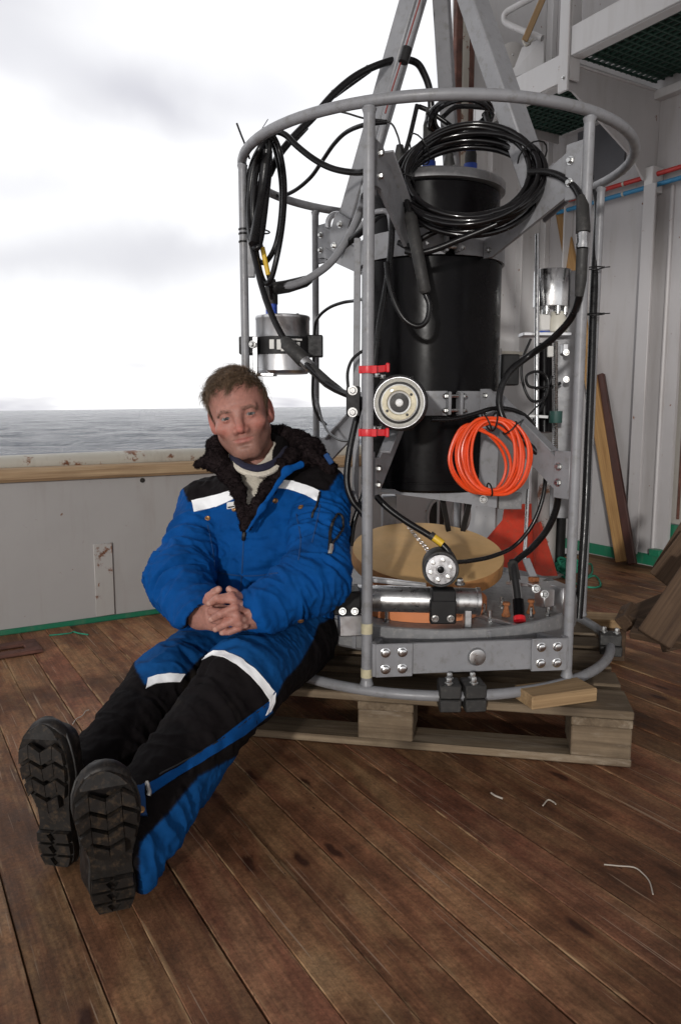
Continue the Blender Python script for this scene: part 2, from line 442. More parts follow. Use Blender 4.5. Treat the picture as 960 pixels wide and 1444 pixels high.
def deck_material():
    m, nt, b, v = base('deck_wood')
    oi = nt.new('ShaderNodeObjectInfo'); rnd = oi.outputs['Random']
    cmb = nt.new('ShaderNodeCombineXYZ')
    for k, f_ in enumerate((1.0, 37.7, 91.3)): nt.link(math_(nt, 'MULTIPLY', math_(nt, 'FRACT', math_(nt, 'MULTIPLY', rnd, f_)), 40), cmb.inputs[k])
    ad = nt.new('ShaderNodeVectorMath', operation='ADD'); nt.link(v, ad.inputs[0]); nt.link(cmb.outputs[0], ad.inputs[1]); p = ad.outputs[0]
    def mp(scale, rz=0.0, src=None):
        n = nt.new('ShaderNodeMapping'); n.inputs['Scale'].default_value = scale; n.inputs['Rotation'].default_value = (0, 0, rz); nt.link(src or p, n.inputs['Vector']); return n.outputs[0]
    th = lambda f_, a, c: ramp(nt, f_, [(a, (0,)*3), (c, (1,)*3)])
    # worn timber: patches of red-brown, yellow-brown and dark brown
    patch = noise(nt, mp((1.6, 7, 7)), 1.5, 6, .62, .5)
    c = ramp(nt, patch, [(.30, (.115, .044, .017)), (.46, (.25, .096, .036)), (.60, (.34, .165, .062)), (.74, (.40, .225, .095))])
    gr = noise(nt, mp((3.0, 95, 95)), 1.3, 6, .6, .35)
    c = mix(nt, .55, c, ramp(nt, gr, [(.34, (.50,)*3), (.62, (1.22,)*3)]), 'MULTIPLY')
    mot = noise(nt, p, 17, 8, .72)
    c = mix(nt, .75, c, ramp(nt, mot, [(.32, (.52, .49, .47)), (.5, (1.0,)*3), (.68, (1.42, 1.40, 1.36))]), 'MULTIPLY')
    grit = noise(nt, p, 150, 4, .7)
    c = mix(nt, .6, c, ramp(nt, grit, [(.33, (.55,)*3), (.66, (1.45,)*3)]), 'MULTIPLY')
    hv = nt.new('ShaderNodeHueSaturation'); nt.link(c, hv.inputs['Color'])
    mr = nt.new('ShaderNodeMapRange'); nt.link(rnd, mr.inputs['Value']); mr.inputs['To Min'].default_value = .62; mr.inputs['To Max'].default_value = 1.08
    nt.link(mr.outputs[0], hv.inputs['Value']); hv.inputs['Saturation'].default_value = .90
    mh = nt.new('ShaderNodeMapRange'); nt.link(math_(nt, 'FRACT', math_(nt, 'MULTIPLY', rnd, 53.1)), mh.inputs['Value']); mh.inputs['To Min'].default_value = .490; mh.inputs['To Max'].default_value = .508
    nt.link(mh.outputs[0], hv.inputs['Hue']); c = hv.outputs[0]
    # knots with a dark core, in some cells only
    dv = nt.new('ShaderNodeVectorMath', operation='ADD'); dn_ = nt.new('ShaderNodeTexNoise'); dn_.inputs['Scale'].default_value = 22; nt.link(p, dn_.inputs['Vector'])
    sc_ = nt.new('ShaderNodeVectorMath', operation='SCALE'); sc_.inputs['Scale'].default_value = .035; nt.link(dn_.outputs['Color'], sc_.inputs[0])
    nt.link(p, dv.inputs[0]); nt.link(sc_.outputs[0], dv.inputs[1])
    vo = nt.new('ShaderNodeTexVoronoi'); vo.voronoi_dimensions = '2D'; vo.inputs['Scale'].default_value = 1; nt.link(mp((2.6, 7.5, .05), 0, dv.outputs[0]), vo.inputs['Vector'])
    sp = nt.new('ShaderNodeSeparateColor'); nt.link(vo.outputs['Color'], sp.inputs[0])
    some = math_(nt, 'GREATER_THAN', sp.outputs[0], .74)
    kn = math_(nt, 'MULTIPLY', ramp(nt, vo.outputs['Distance'], [(.045, (1,)*3), (.095, (0,)*3)]), some)
    halo = math_(nt, 'MULTIPLY', ramp(nt, vo.outputs['Distance'], [(.07, (.5,)*3), (.20, (0,)*3)]), some)
    c = mix(nt, halo, c, (.16, .055, .028)); c = mix(nt, math_(nt, 'MULTIPLY', kn, .85), c, (.035, .012, .008))
    # dark soaked stains and pale rubbed places
    st = noise(nt, v, 2.2, 8, .68, .6)
    c = mix(nt, math_(nt, 'MULTIPLY', th(st, .50, .66), .62), c, (.050, .022, .012))
    wr = noise(nt, mp((5, 16, 16)), 1.4, 9, .74, .4)
    c = mix(nt, math_(nt, 'MULTIPLY', th(wr, .60, .70), .42), c, (.44, .28, .15))
    # scratches in several directions
    for rz, a in ((.5, .695), (-.9, .70), (1.35, .705), (.15, .69)):
        sn = noise(nt, mp((2.2, 120, 1), rz), 1.0, 3, .5, .15)
        c = mix(nt, math_(nt, 'MULTIPLY', th(sn, a, a+.025), .5), c, (.46, .35, .25))
    # splintered pale arrises and small dark dents
    sx = nt.new('ShaderNodeSeparateXYZ'); nt.link(v, sx.inputs[0])
    ed = nt.new('ShaderNodeMapRange'); nt.link(math_(nt, 'ABSOLUTE', sx.outputs['Y']), ed.inputs['Value']); ed.inputs['From Min'].default_value = .0375; ed.inputs['From Max'].default_value = .0435
    en_ = noise(nt, mp((7, 60, 1)), 1.0, 6, .7)
    c = mix(nt, math_(nt, 'MULTIPLY', math_(nt, 'MULTIPLY', ed.outputs[0], th(en_, .52, .60)), .65), c, (.44, .29, .155))
    de = noise(nt, mp((30, 75, 1)), 1.0, 4, .6)
    dm = th(de, .70, .735)
    c = mix(nt, math_(nt, 'MULTIPLY', dm, .8), c, (.03, .013, .009))
    nt.link(c, b.inputs['Base Color'])
    rr = nt.new('ShaderNodeMapRange'); nt.link(mot, rr.inputs['Value']); rr.inputs['From Min'].default_value = .3; rr.inputs['From Max'].default_value = .7
    rr.inputs['To Min'].default_value = .42; rr.inputs['To Max'].default_value = .72; nt.link(rr.outputs[0], b.inputs['Roughness'])
    b.inputs['Specular IOR Level'].default_value = .22
    h = mix(nt, .5, gr, mot); h = mix(nt, .5, h, kn); h = mix(nt, .3, h, grit)
    bump(nt, b, h, .55, .004)
    return m
M['deck_wood'] = deck_material()
M['pallet_wood'] = wood('pallet_wood', (.11, .075, .046), (.25, .19, .125), .8, stain=.45, wear=(.34, .285, .22))
M['block_wood'] = wood('sawn_wood', (.27, .17, .085), (.44, .30, .16), .7, stain=.12, rnd=False)
M['pole_wood'] = wood('pole_wood', (.26, .14, .05), (.42, .25, .10), .6, stain=.1, rnd=False)
M['rail_wood'] = wood('rail_wood', (.26, .16, .085), (.46, .33, .20), .75, stain=.2, rnd=False)
M['crate_wood'] = wood('dirty_wood', (.045, .026, .016), (.12, .075, .045), .85, stain=.5)

M['rim_wood'] = simple('rim_wood', (.40, .19, .065), .65, var=.3, scale=24, bmp=.2, bscale=90)
# the ship's own axes: U runs along the bulwark, W across the deck towards the camera
AU = rad(31)
U = np.array((math.cos(AU), math.sin(AU), 0)); W = np.array((math.sin(AU), -math.cos(AU), 0)); Z = np.array((0, 0, 1.))
# ------------------------------------------------------------------ sea and deck
def vhash_noise(p, seed=0):
    p = np.asarray(p, np.float64)
    i = np.floor(p).astype(np.int64); f = p-i; u = f*f*(3-2*f)
    def h(dx, dy, dz):
        n = ((i[:, 0]+dx)*73856093) ^ ((i[:, 1]+dy)*19349663) ^ ((i[:, 2]+dz)*83492791) ^ (seed*2654435)
        n = (n ^ (n >> 13))*1274126177 & 0xffffffff
        return ((n ^ (n >> 16)) & 0xffff)/32767.5-1
    r = 0
    for dx in (0, 1):
        for dy in (0, 1):
            for dz in (0, 1):
                w = (u[:, 0] if dx else 1-u[:, 0])*(u[:, 1] if dy else 1-u[:, 1])*(u[:, 2] if dz else 1-u[:, 2])
                r = r+w*h(dx, dy, dz)
    return r
def fbm(p, octs=3, seed=0):
    r, a, q = 0, 1., np.asarray(p, float)
    for k in range(octs):
        r = r+a*vhash_noise(q, seed+k); q = q*2.03+11.7; a *= .5
    return r

def make_sea():
    nr, na = 300, 170
    r = np.geomspace(9, 26000, nr); a = np.linspace(rad(-75), rad(60), na)   # 0 = straight ahead
    R, A = np.meshgrid(r, a, indexing='ij')
    X, Y = R*np.sin(A), R*np.cos(A)
    hgt = np.zeros_like(X)
    P = np.stack((X.ravel(), Y.ravel(), np.zeros(X.size)), 1)
    for wl_, amp, ang in ((31, .20, .35), (17, .14, -.2), (9, .09, .6), (5, .05, .1), (2.6, .03, -.5)):
        d = P[:, 0]*math.sin(ang)+P[:, 1]*math.cos(ang)
        ph = vhash_noise(P*(.35/wl_)+3.1, 5)*3.2
        fade = np.clip(1.6-R.ravel()/(wl_*26), 0, 1)
        hgt += (amp*np.sin(2*math.pi*d/wl_+ph)*fade).reshape(X.shape)
    V = np.stack((X.ravel(), Y.ravel(), (-3.6+hgt+X*math.tan(rad(.7))).ravel()), 1)
    fs = [(i*na+k, (i+1)*na+k, (i+1)*na+k+1, i*na+k+1) for i in range(nr-1) for k in range(na-1)]
    m, nt, b, v = base('sea_water')
    b.inputs['Base Color'].default_value = (.038, .050, .080, 1)
    b.inputs['Roughness'].default_value = .12
    b.inputs['IOR'].default_value = 1.33; b.inputs['Specular IOR Level'].default_value = .42
    mp = nt.new('ShaderNodeMapping'); mp.inputs['Scale'].default_value = (.30, 1.0, 1); nt.link(v, mp.inputs['Vector'])
    h1 = noise(nt, mp.outputs[0], .5, 9, .72, .4)
    h2 = noise(nt, mp.outputs[0], .045, 6, .6, .2)
    bn = nt.new('ShaderNodeBump'); bn.inputs['Strength'].default_value = 1.0; bn.inputs['Distance'].default_value = 2.6
    nt.link(h1, bn.inputs['Height'])
    bn2 = nt.new('ShaderNodeBump'); bn2.inputs['Strength'].default_value = .8; bn2.inputs['Distance'].default_value = 14
    nt.link(h2, bn2.inputs['Height']); nt.link(bn.outputs[0], bn2.inputs['Normal']); nt.link(bn2.outputs[0], b.inputs['Normal'])
    o = link_mesh('sea', V, fs, m)
    o.location = (0, 0, 0); me = o.data
    me.vertices.foreach_set('co', V.ravel()); me.update()
    tag(o, kind='structure')
make_sea()

B0 = np.array((-1.04, 3.02, 0))                  # foot of the bulwark
W0 = np.array((1.64, 4.285, 0))                  # foot of the deckhouse wall
u_b, w_b = B0@U, B0@W
u_w = W0@U
def uw(u, w, z=0.0): return U*u + W*w + Z*z

deck = tag(MB().frame(uw((u_w-2.2)/2, w_b/2+1.6, -.05), U, W, Z, u_w+2.6, 6.6, .05).build('deck', simple('deck_seam', (.012, .009, .007), .8), smooth=False), kind='structure')
def plank_mesh(L, w=.0918, t=.03):
    c, hw = .0014, w/2
    sec = [(-hw, -t), (-hw, -c), (-hw+c, 0), (hw-c, 0), (hw, -c), (hw, -t)]
    vs = [(x, y, z) for x in (0, L) for y, z in sec]; n = 6
    fs = [(k, k+n, (k+1) % n+n, (k+1) % n) for k in range(n)] + [tuple(range(n)), tuple(range(2*n-1, n-1, -1))]
    me = bpy.data.meshes.new('plank'); me.from_pydata(vs, [], fs); me.materials.append(M['deck_wood']); me.update()
    return me
RP = random.Random(3)
lens = [4.9, 5.2, 5.5]
pm = {L: plank_mesh(L) for L in lens}
ORG_deck = ORG[deck.name]
u_k = .1410-.0935*14
while u_k < u_w-.03:
    w_s = w_b+.012
    first = True
    while w_s < 1.7:
        L = RP.choice(lens)
        if first: L = RP.choice(lens); first = False
        o = bpy.data.objects.new('plank', pm[L]); COL.objects.link(o); o.parent = deck
        p = uw(u_k+.0935/2+RP.uniform(-.0008, .0008), w_s, RP.uniform(-.0015, .0015)-.0012)-ORG_deck
        o.location = p; o.rotation_euler = (0, 0, math.atan2(W[1], W[0])+RP.uniform(-.0006, .0006))
        w_s += L+.003
    u_k += .0935

def board(name, c, ex, ey, ez, sx, sy, sz, m, parent=None, bev=.003):
    """a board as its own object whose local X is its length, so wood grain follows it"""
    ex, ey, ez = nrm(ex), nrm(ey), nrm(ez)
    if np.dot(np.cross(ex, ey), ez) < 0: ey = -ey
    mb = MB(); mb.frame((0, 0, 0), (1, 0, 0), (0, 1, 0), (0, 0, 1), sx, sy, sz, bev)
    me = bpy.data.meshes.new(name); me.from_pydata(mb.v, [], mb.f); me.materials.append(m); me.update()
    o = bpy.data.objects.new(name, me); COL.objects.link(o)
    c = np.asarray(c, float)
    if parent is not None: o.parent = parent; c = c-ORG[parent.name]
    o.matrix_local = Matrix(((ex[0], ey[0], ez[0], c[0]), (ex[1], ey[1], ez[1], c[1]), (ex[2], ey[2], ez[2], c[2]), (0, 0, 0, 1)))
    ORG[o.name] = c
    return o
def board_ab(name, a, b, w, t, up, m, parent=None, bev=.003):
    a, b = np.asarray(a, float), np.asarray(b, float); x = nrm(b-a); y = nrm(np.cross(up, x))
    return board(name, (a+b)/2, x, y, np.cross(x, y), np.linalg.norm(b-a), w, t, m, parent, bev)

# ------------------------------------------------------------------ bulwark
bw = empty('bulwark', B0, 'white painted steel bulwark along the sea, topped by a weathered wooden rail', 'bulwark')
a0, a1 = -2.6, 2.0
mb = MB(); mb.frame(B0+U*(a0+a1)/2-W*.008+Z*.29, U, W, Z, a1-a0, .012, .585); mb.build('plate', M['bulwark_paint'], bw, smooth=False)
ztop = .585
for x0, x1 in ((a0, -.855), (-.850, 1.1), (1.106, a1)):
    board('rail_board', B0+U*(x0+x1)/2-W*.045+Z*(ztop+.026), U, W, Z, x1-x0, .16, .05, M['rail_wood'], bw, .012)
mb = MB(); mb.tube([B0+U*x-W*.10+Z*(.648+.004*math.sin(x*3)) for x in np.linspace(a0, a1, 40)], .036, 16); mb.build('rail_pipe', M['rail_paint'], bw)
mb = MB(); mb.frame(B0+U*(a0+a1)/2+W*.004+Z*.008, U, W, Z, a1-a0, .014, .022, .004); mb.build('waterway_strip', M['green_paint'], bw)
dp = ground(150, 875)
k = (dp-B0)@U
mb = MB(); mb.frame(B0+U*k+W*.002+Z*.17, U, W, Z, .075, .008, .30, .002); mb.build('doubler_plate', M['chipped_paint'], bw)
mb = MB(); mb.frame(B0+U*(k+.5)+W*.012+Z*.30, U, W, Z, .012, .03, .56, .002)
mb.build('stiffener', M['bulwark_paint'], bw)
h_ = at(197, 675, 3.2); kk = (h_-B0)@U; mb = MB(); mb.lathe(B0+U*kk-W*.001+Z*.568, W, [(.010, 0), (.010, .002), (.007, .0025)], 14); mb.build('drain_hole', M['painted_shade'], bw)  # dark disc on the plate, coloured for the shade in the hole
for px in (632, 684):
    c = at(px, 738, 3.9); kk = (c-B0)@U; cc = B0+U*kk+W*.004+Z*.30
    mb = MB(); mb.rings([[cc+U*.055*math.cos(t)*s+Z*.085*math.sin(t)*s+W*d for t in np.linspace(0, 2*math.pi, 25)[:-1]] for s, d in ((1.16, -.004), (1.16, .008), (1, .008), (.97, -.001))])
    f = mb.build('freeing_port', [M['painted_shade'], M['bulwark_paint']], bw)  # opening is not cut; its dark face paints the shade inside
    f.data.polygons.foreach_set('material_index', [1]*72+[0, 0])
    mb = MB(); mb.cyl(cc+W*.012-Z*.1, cc+W*.012+Z*.1, .008, 8); mb.build('port_bar', M['bulwark_paint'], bw)

# ------------------------------------------------------------------ tall side plating behind the frame
K = W0-W*.75
sw = empty('side_plating', K, 'tall white side plating rising behind the grey frame beside the open sky', 'wall')
b_ = .74
mb = MB(); mb.frame(K-U*b_/2-W*.006+Z*2.4, U, W, Z, b_, .012, 5.0); mb.build('plate', M['white_paint'], sw, smooth=False)
mb = MB(); mb.frame(K-U*b_/2+W*.03+Z*1.19, U, W, Z, b_-.02, .07, .02, .004); mb.build('ledge', M['rail_paint'], sw)
E = K-U*b_
for d, w_, m_, nm in ((.0, .045, 'rusty', 'rusty_edge'), (.047, .05, 'rail_paint', 'edge_board'), (.099, .035, 'red_paint', 'painted_edge')):
    mb = MB(); mb.frame(E+U*(d+w_/2)+W*.012+Z*2.5, U, W, Z, w_, .035, 4.7, .004)
    mb.build(nm, M[m_] if m_ != 'red_paint' else M['rusty'], sw)
mb = MB(); mb.frame(E+W*.23+Z*.55, U, W, Z, .014, .44, 1.25); mb.build('return_plate', M['bulwark_paint'], sw, smooth=False)
for kx in (.22, .47):
    mb = MB(); mb.frame(K-U*kx+W*.022+Z*2.0, U, W, Z, .012, .05, 1.6, .002); mb.build('frame_bar', M['white_paint'], sw)

# ------------------------------------------------------------------ deckhouse wall (across the right of the picture)
dh = empty('deckhouse_wall', W0, 'grey painted steel deckhouse wall with doorway, stiffeners and green foot', 'wall')
def wp(s, d=0., z=0.): return W0+W*s-U*d+Z*z      # s along the wall, d out of it into the deck
s0, s1, HW = -.75, 6.5, 3.55
ds0, ds1, dz1, rr_ = .235, .98, 1.93, .10
poly = [wp(s0, 0, -.04), wp(s0, 0, HW), wp(s1, 0, HW), wp(s1, 0, -.04), wp(ds1, 0, -.04)]
for t in np.linspace(0, math.pi/2, 7): poly.append(wp(ds1-rr_+rr_*math.cos(t), 0, dz1-rr_+rr_*math.sin(t)))
for t in np.linspace(math.pi/2, math.pi, 7): poly.append(wp(ds0+rr_+rr_*math.cos(t), 0, dz1-rr_+rr_*math.sin(t)))
poly.append(wp(ds0, 0, -.04))
MB().prism(poly, U*.02).build('plate', M['wall_paint'], dh, smooth=False)
mb = MB(); mb.frame(wp((ds0+ds1)/2, -.05, 1.1), W, U, Z, ds1-ds0+.1, .02, 1.72, .003); dr = mb.build('door', M['door_paint'], dh)
mb = MB(); mb.frame(wp(ds0+.03, -.034, 1.1), W, U, Z, .012, .012, 1.66, .002); mb.build('gasket', M['rusty'], dr)
mb = MB(); mb.frame(wp((ds0+ds1)/2, -.046, .12), W, U, Z, ds1-ds0+.1, .02, .235, .003); mb.build('door_sill', M['green_paint'], dh)
def strip(name, sa, sb, d, z0, z1, m, bev=.002):
    mb = MB(); mb.frame(wp((sa+sb)/2, d/2+.0005, (z0+z1)/2), W, U, Z, sb-sa, d, z1-z0, bev); return mb.build(name, m, dh)
strip('green_foot', s0+.01, .232, .012, 0.001, .062, M['green_paint'])
strip('green_foot', .985, 3.0, .012, 0.001, .062, M['green_paint'])
strip('stiffener', .045, .056, .075, .064, 2.02, M['wall_paint'])
mb = MB(); mb.frame(wp(.072, .082, 1.04), W, U, Z, .075, .012, 1.95, .003); mb.build('stiffener_flange', M['wall_paint'], dh)
mb = MB(); mb.cyl(wp(.150, .004, .064), wp(.150, .004, 2.0), .012, 8); mb.build('weld_ridge', M['wall_paint'], dh)
strip('green_bracket', .16, .225, .05, .064, .10, M['green_paint'])
strip('stiffener', -.53, -.52, .07, .064, 2.35, M['white_paint'])
strip('window_panel', -.50, -.16, .012, 2.13, 2.47, M['window'])
strip('seam', -.30, -.294, .006, .07, 2.05, M['wall_paint'], 0)
strip('corner_post', s0+.002, s0+.05, .04, .064, 3.6, M['white_paint'])

for nm, zz, m_, lab in (('red_pipe', 2.065, 'red_pipe', 'thin red pipe running level along the deckhouse wall above the blue one'),
                        ('blue_pipe', 2.012, 'blue_pipe', 'thin blue pipe running level along the deckhouse wall below the red one')):
    t = empty(nm, wp(0, .05, zz), lab, 'pipe')
    mb = MB(); mb.cyl(wp(-.6, .05, zz), wp(3.5, .05, zz), .0125, 10); mb.build('pipe', M[m_], t)
    for s_ in (-.13, .52):
        mb = MB(); mb.cyl(wp(s_, .05, zz), wp(s_+.012, .05, zz), .0145, 10); mb.build('joint_band', M['rail_paint'], t)
mb = MB(); mb.frame(wp(.06, .045, 2.037), W, U, Z, .055, .085, .13, .004)
tag(mb.build('pipe_clamp', M['white_paint']), 'white block clamping the red and blue pipes to the deckhouse wall', 'pipe clamp')

# ------------------------------------------------------------------ walkway platform above
PZ, PW = 2.50, .70
pf = empty('walkway', wp(0, PW, PZ), 'white steel walkway with dark green grating along the upper wall', 'walkway')
def pbox(name, sa, sb, da, db, za, zb, m, bev=.003, parent=None):
    mb = MB(); mb.frame(wp((sa+sb)/2, (da+db)/2, (za+zb)/2), W, U, Z, sb-sa, db-da, zb-za, bev); return mb.build(name, m, parent or pf)
pbox('outer_beam', .072, 4.0, PW-.012, PW, PZ, PZ+.13, M['white_paint'])
pbox('beam_flange', .072, 4.0, PW-.075, PW-.013, PZ-.002, PZ+.008, M['white_paint'])
pbox('outer_beam', -.60, .006, PW-.012, PW, PZ-.10, PZ+.03, M['white_paint'])
pbox('beam_flange', -.60, .006, PW-.075, PW-.013, PZ-.102, PZ-.092, M['white_paint'])
pbox('wall_angle', -.60, 4.0, .0005, .05, PZ-.06, PZ-.015, M['white_paint'])
pbox('end_beam', -.615, -.602, .052, PW, PZ-.10, PZ+.03, M['white_paint'])
pbox('shade_sheet', .03, 4.0, .01, PW-.014, PZ+.060, PZ+.075, M['painted_shade'])  # dark sheets added over the grating to paint the shade above it
pbox('shade_sheet', -.598, .0, .01, PW-.014, PZ-.02, PZ-.008, M['painted_shade'])
mb = MB()
for zz, sa, sb in ((PZ+.03, .03, 4.0), (PZ-.05, -.595, 0.)):
    n = 15
    for k in range(n):
        d = .06+(PW-.145)*k/(n-1)
        mb.frame(wp((sa+sb)/2, d, zz), W, U, Z, sb-sa, .007, .012)
    n = int((sb-sa)/.046)
    for k in range(n):
        s_ = sa+.01+(sb-sa-.02)*k/(n-1)
        mb.frame(wp(s_, PW/2-.03, zz-.001), U, W, Z, PW-.13, .008, .011)
tag(mb.build('grating', M['grating'], pf, smooth=False), kind='stuff')
MB().prism([wp(.03, PW-.002, PZ+.0), wp(.03, .002, PZ-.005), wp(.03, .002, PZ-.48), wp(.03, .10, PZ-.46), wp(.03, .20, PZ-.36), wp(.03, PW-.06, PZ-.135), wp(.03, PW-.002, PZ-.125)], W*.012).build('bracket', M['wall_paint'], pf, smooth=False)
pbox('bracket_flange', .02, .055, .05, PW-.05, PZ-.022, PZ-.012, M['white_paint'])
# railing post, loop rail and hinge disc
rp = empty('railing', wp(.03, PW, PZ), 'white railing post with bent pipe loop at the walkway corner', 'railing')
def rbox(name, sa, sb, da, db, za, zb, m, bev=.003):
    mb = MB(); mb.frame(wp((sa+sb)/2, (da+db)/2, (za+zb)/2), W, U, Z, sb-sa, db-da, zb-za, bev); return mb.build(name, m, rp)
rbox('post', .008, .070, PW-.004, PW+.012, PZ-.15, PZ+1.03, M['white_paint'])
rbox('post_flange', .058, .070, PW-.07, PW-.005, PZ-.10, PZ+1.03, M['white_paint'])
mb = MB(); mb.bolt(wp(.045, PW+.012, PZ-.09), -U, .009, .008); mb.build('bolt', M['bolt'], rp)
cB = 4.0
lp = [at(772, -14, 3.95), at(750, -3, 4.0), at(722, 12, 4.06), at(713, 18, 4.08), at(710.5, 25, 4.09), at(714, 33, 4.09), at(735, 43, 4.05), at(764, 54, 3.99)]
mb = MB(); mb.tube(spline(lp, 6), .016, 10); mb.build('pipe_loop', M['white_paint'], rp)
hd = at(722, 79, 4.12); vd = nrm(at(722, 79, 3)-at(722, 79, 4))
hn = nrm(W*.8-U*.6)
mb = MB(); mb.lathe(hd, hn, [(.062, 0), (.066, .003), (.066, .014), (.062, .017)], 28); dsk = mb.build('hinge_disc', M['chipped_paint'], rp)
mb = MB(); mb.bolt(hd+hn*.017, hn, .007, .006); mb.build('hinge_bolt', M['bolt'], dsk)
MB().prism([at(733, 68, 4.10), at(766, 52, 4.02), at(766, 92, 4.02), at(715, 113, 4.13), at(706, 84, 4.15)], -hn*.012).build('end_plate', M['white_paint'], rp, smooth=False)
st = tag(board_ab('wooden_batten', at(739, 58, 4.0), at(770, -14, 3.90), .032, .02, hn, M['block_wood']), 'short pale wooden batten tied upright to the white railing loop', 'batten')
mb = MB(); mb.tube(spline([at(737, 57, 4.0), at(741, 64, 3.96), at(747, 61, 3.98), at(741, 56, 4.01)], 6, True), .006, 6)
mb.tube(spline([at(745, 60, 3.97), at(749, 58, 3.97), at(751, 55, 3.97)], 5), .004, 5)
tag(mb.build('cord_lashing', M['rail_paint']), 'grey cord knotted round the foot of the pale batten', 'cord')

# ------------------------------------------------------------------ poles leaning on the wall
pa, pb = ground(877, 797), at(789, 284, 4.62)
o = board_ab('wooden_pole', pa+Z*.02, pb, .072, .028, W*.3-U, M['pole_wood'], None, .004); tag(o, 'long yellowish wooden plank leaning against the deckhouse wall', 'pole')
pa, pb = ground(891, 801), at(846, 528, 4.42)
tag(board_ab('dark_pole', pa+Z*.02, pb, .045, .03, W*.3-U, M['brown_wood_dark'], None, .004), 'dark brown pole leaning on the wall beside the yellowish plank', 'pole')
# ------------------------------------------------------------------ pallet and loose wood
e1 = nrm((.982, -.188, 0)); e2 = np.array((-e1[1], e1[0], 0))
PF = np.array((.703, 1.757, 0))               # front right corner on the deck
pal = empty('wooden_pallet', PF-e1*.6+e2*.4, 'weathered wooden pallet carrying the grey instrument frame', 'pallet')
def pp(l, d, z): return PF-e1*l+e2*d+Z*z       # l from the right end, d back from the front edge
PLEN, PDEP = 1.2, .80
RB = random.Random(11)
for d, w_ in ((.0725, .145), (.237, .10), (.40, .145), (.563, .10), (.7275, .145)):
    board('deck_board', pp(PLEN/2+RB.uniform(-.004, .004), d, .133), e1, e2, Z, PLEN, w_, .022, M['pallet_wood'], pal, .003)
for l in (.0725, .60, 1.1275):
    board('cross_board', pp(l, PDEP/2, .1105), e2, e1, Z, PDEP-.002, .143, .021, M['pallet_wood'], pal, .002)
    for d in (.0725, .40, .7275):
        board('block', pp(l, d, .0605), e1, e2, Z, .141, .141, .077, M['pallet_wood'], pal, .003)
for d, w_ in ((.0725, .10), (.40, .145), (.7275, .10)):
    board('bottom_board', pp(PLEN/2, d-(.02 if d < .1 else 0), .0115), e1, e2, Z, PLEN, w_, .0205, M['pallet_wood'], pal, .003)

# short offcut on the pallet, right of centre
c = at(796, 977, 1.80); c = np.array((c[0], c[1], .1445+.016))
ang = rad(18)
board('wood_offcut', (.535, 1.835, .162), (math.cos(ang), math.sin(ang), 0), (-math.sin(ang), math.cos(ang), 0), Z, .185, .085, .034, M['block_wood'], None, .003)
tag(bpy.data.objects['wood_offcut'], 'short sawn wooden offcut lying on the pallet against the base ring', 'offcut')
c = pp(.02, .86, 0)
o = board('wood_offcut', (.905, 2.62, .1275), nrm((.95, -.2, 0)), nrm((.2, .95, 0)), Z, .15, .10, .030, M['block_wood'], None, .003)
tag(o, 'small pale board end behind the right rear post of the grey frame', 'offcut')
o = board('wood_offcut', (.91, 2.63, .056), nrm((.95, -.25, 0)), nrm((.25, .95, 0)), Z, .17, .13, .112, M['crate_wood'], None, .003)
tag(o, 'dirty wooden chock under the pale board end beside the pallet', 'offcut')

# broken crate at the right edge
cg = ground(915, 915)
cr = empty('broken_crate', cg, 'broken dirty wooden crate of loose boards at the right edge of deck', 'crate')
def cb(p, q, w_, t, up, name='board'): return board_ab(name, p, q, w_, t, up, M['crate_wood'], cr)
cb(at(921, 902, 2.30), at(990, 800, 2.34), .105, .03, nrm((-.35, -.8, .35)))
cb(at(928, 872, 2.42), at(992, 775, 2.46), .05, .032, nrm((-.4, -.75, .35)))
cb(at(884, 872, 2.50), at(965, 838, 2.66), .075, .024, nrm((-.1, -.35, .9)))
cb(at(893, 884, 2.46), at(975, 900, 2.36), .10, .024, nrm((-.1, -.35, .9)))
cb(at(880, 880, 2.50), at(890, 860, 2.56), .055, .045, nrm((.2, -.9, .3)), 'cross_piece')
cb(at(928, 806, 2.74), at(985, 716, 2.66), .045, .035, nrm((-.5, -.7, .4)), 'cross_piece')
cb(at(938, 824, 2.66), at(985, 764, 2.60), .13, .028, nrm((-.5, -.7, .4)))
cb(at(930, 898, 2.44), at(1010, 878, 2.50), .10, .03, nrm((0, -.9, .3)))

# rusty metal plate on the deck, left edge
g = ground(12, 922)
rx = nrm(ground(56, 918)-ground(-20, 930)); ry = np.cross(Z, rx)
mb = MB()
g = ground(2, 921)
for k, (o_, sx, sy) in enumerate(((g-ry*.05, .26, .045), (g+ry*.055, .26, .045), (g+rx*.105, .05, .0655), (g-rx*.105, .05, .0655))):
    mb.frame(o_+Z*.007, rx, ry, Z, sx, sy, .012, .002)
tag(mb.build('steel_plate', M['rusty'], None), 'flat rusty steel frame lying on the deck near the bulwark', 'metal frame')

# threads and bits on the deck
def thread(pts, r, m, label, cat='thread', name='thread'):
    P = [ground(x, y, .003) for x, y in pts]
    mb = MB(); mb.tube(spline(P, 8), r, 6); return tag(mb.build(name, M[m]), label, cat)
thread([(851, 1219), (872, 1221), (893, 1223), (905, 1231), (915, 1243), (920, 1261)], .0013, 'thread', 'pale curly thread lying on the dark planks at lower right')
thread([(103, 1021), (108, 1014), (117, 1009), (121, 1003), (126, 1001)], .0014, 'thread', 'pale thread lying on the planks above the boots')
thread([(70, 896), (98, 893), (104, 891), (112, 893), (125, 895)], .0028, 'green_rope', 'thin green string on the planks near the bulwark foot', 'string', 'green_string')
thread([(692, 1118), (698, 1122), (708, 1126)], .0022, 'thread', 'white scrap of thread on the deck right of centre')
thread([(765, 1136), (772, 1128), (780, 1131), (783, 1134)], .0016, 'thread', 'white frayed thread on the deck below the pallet corner block')
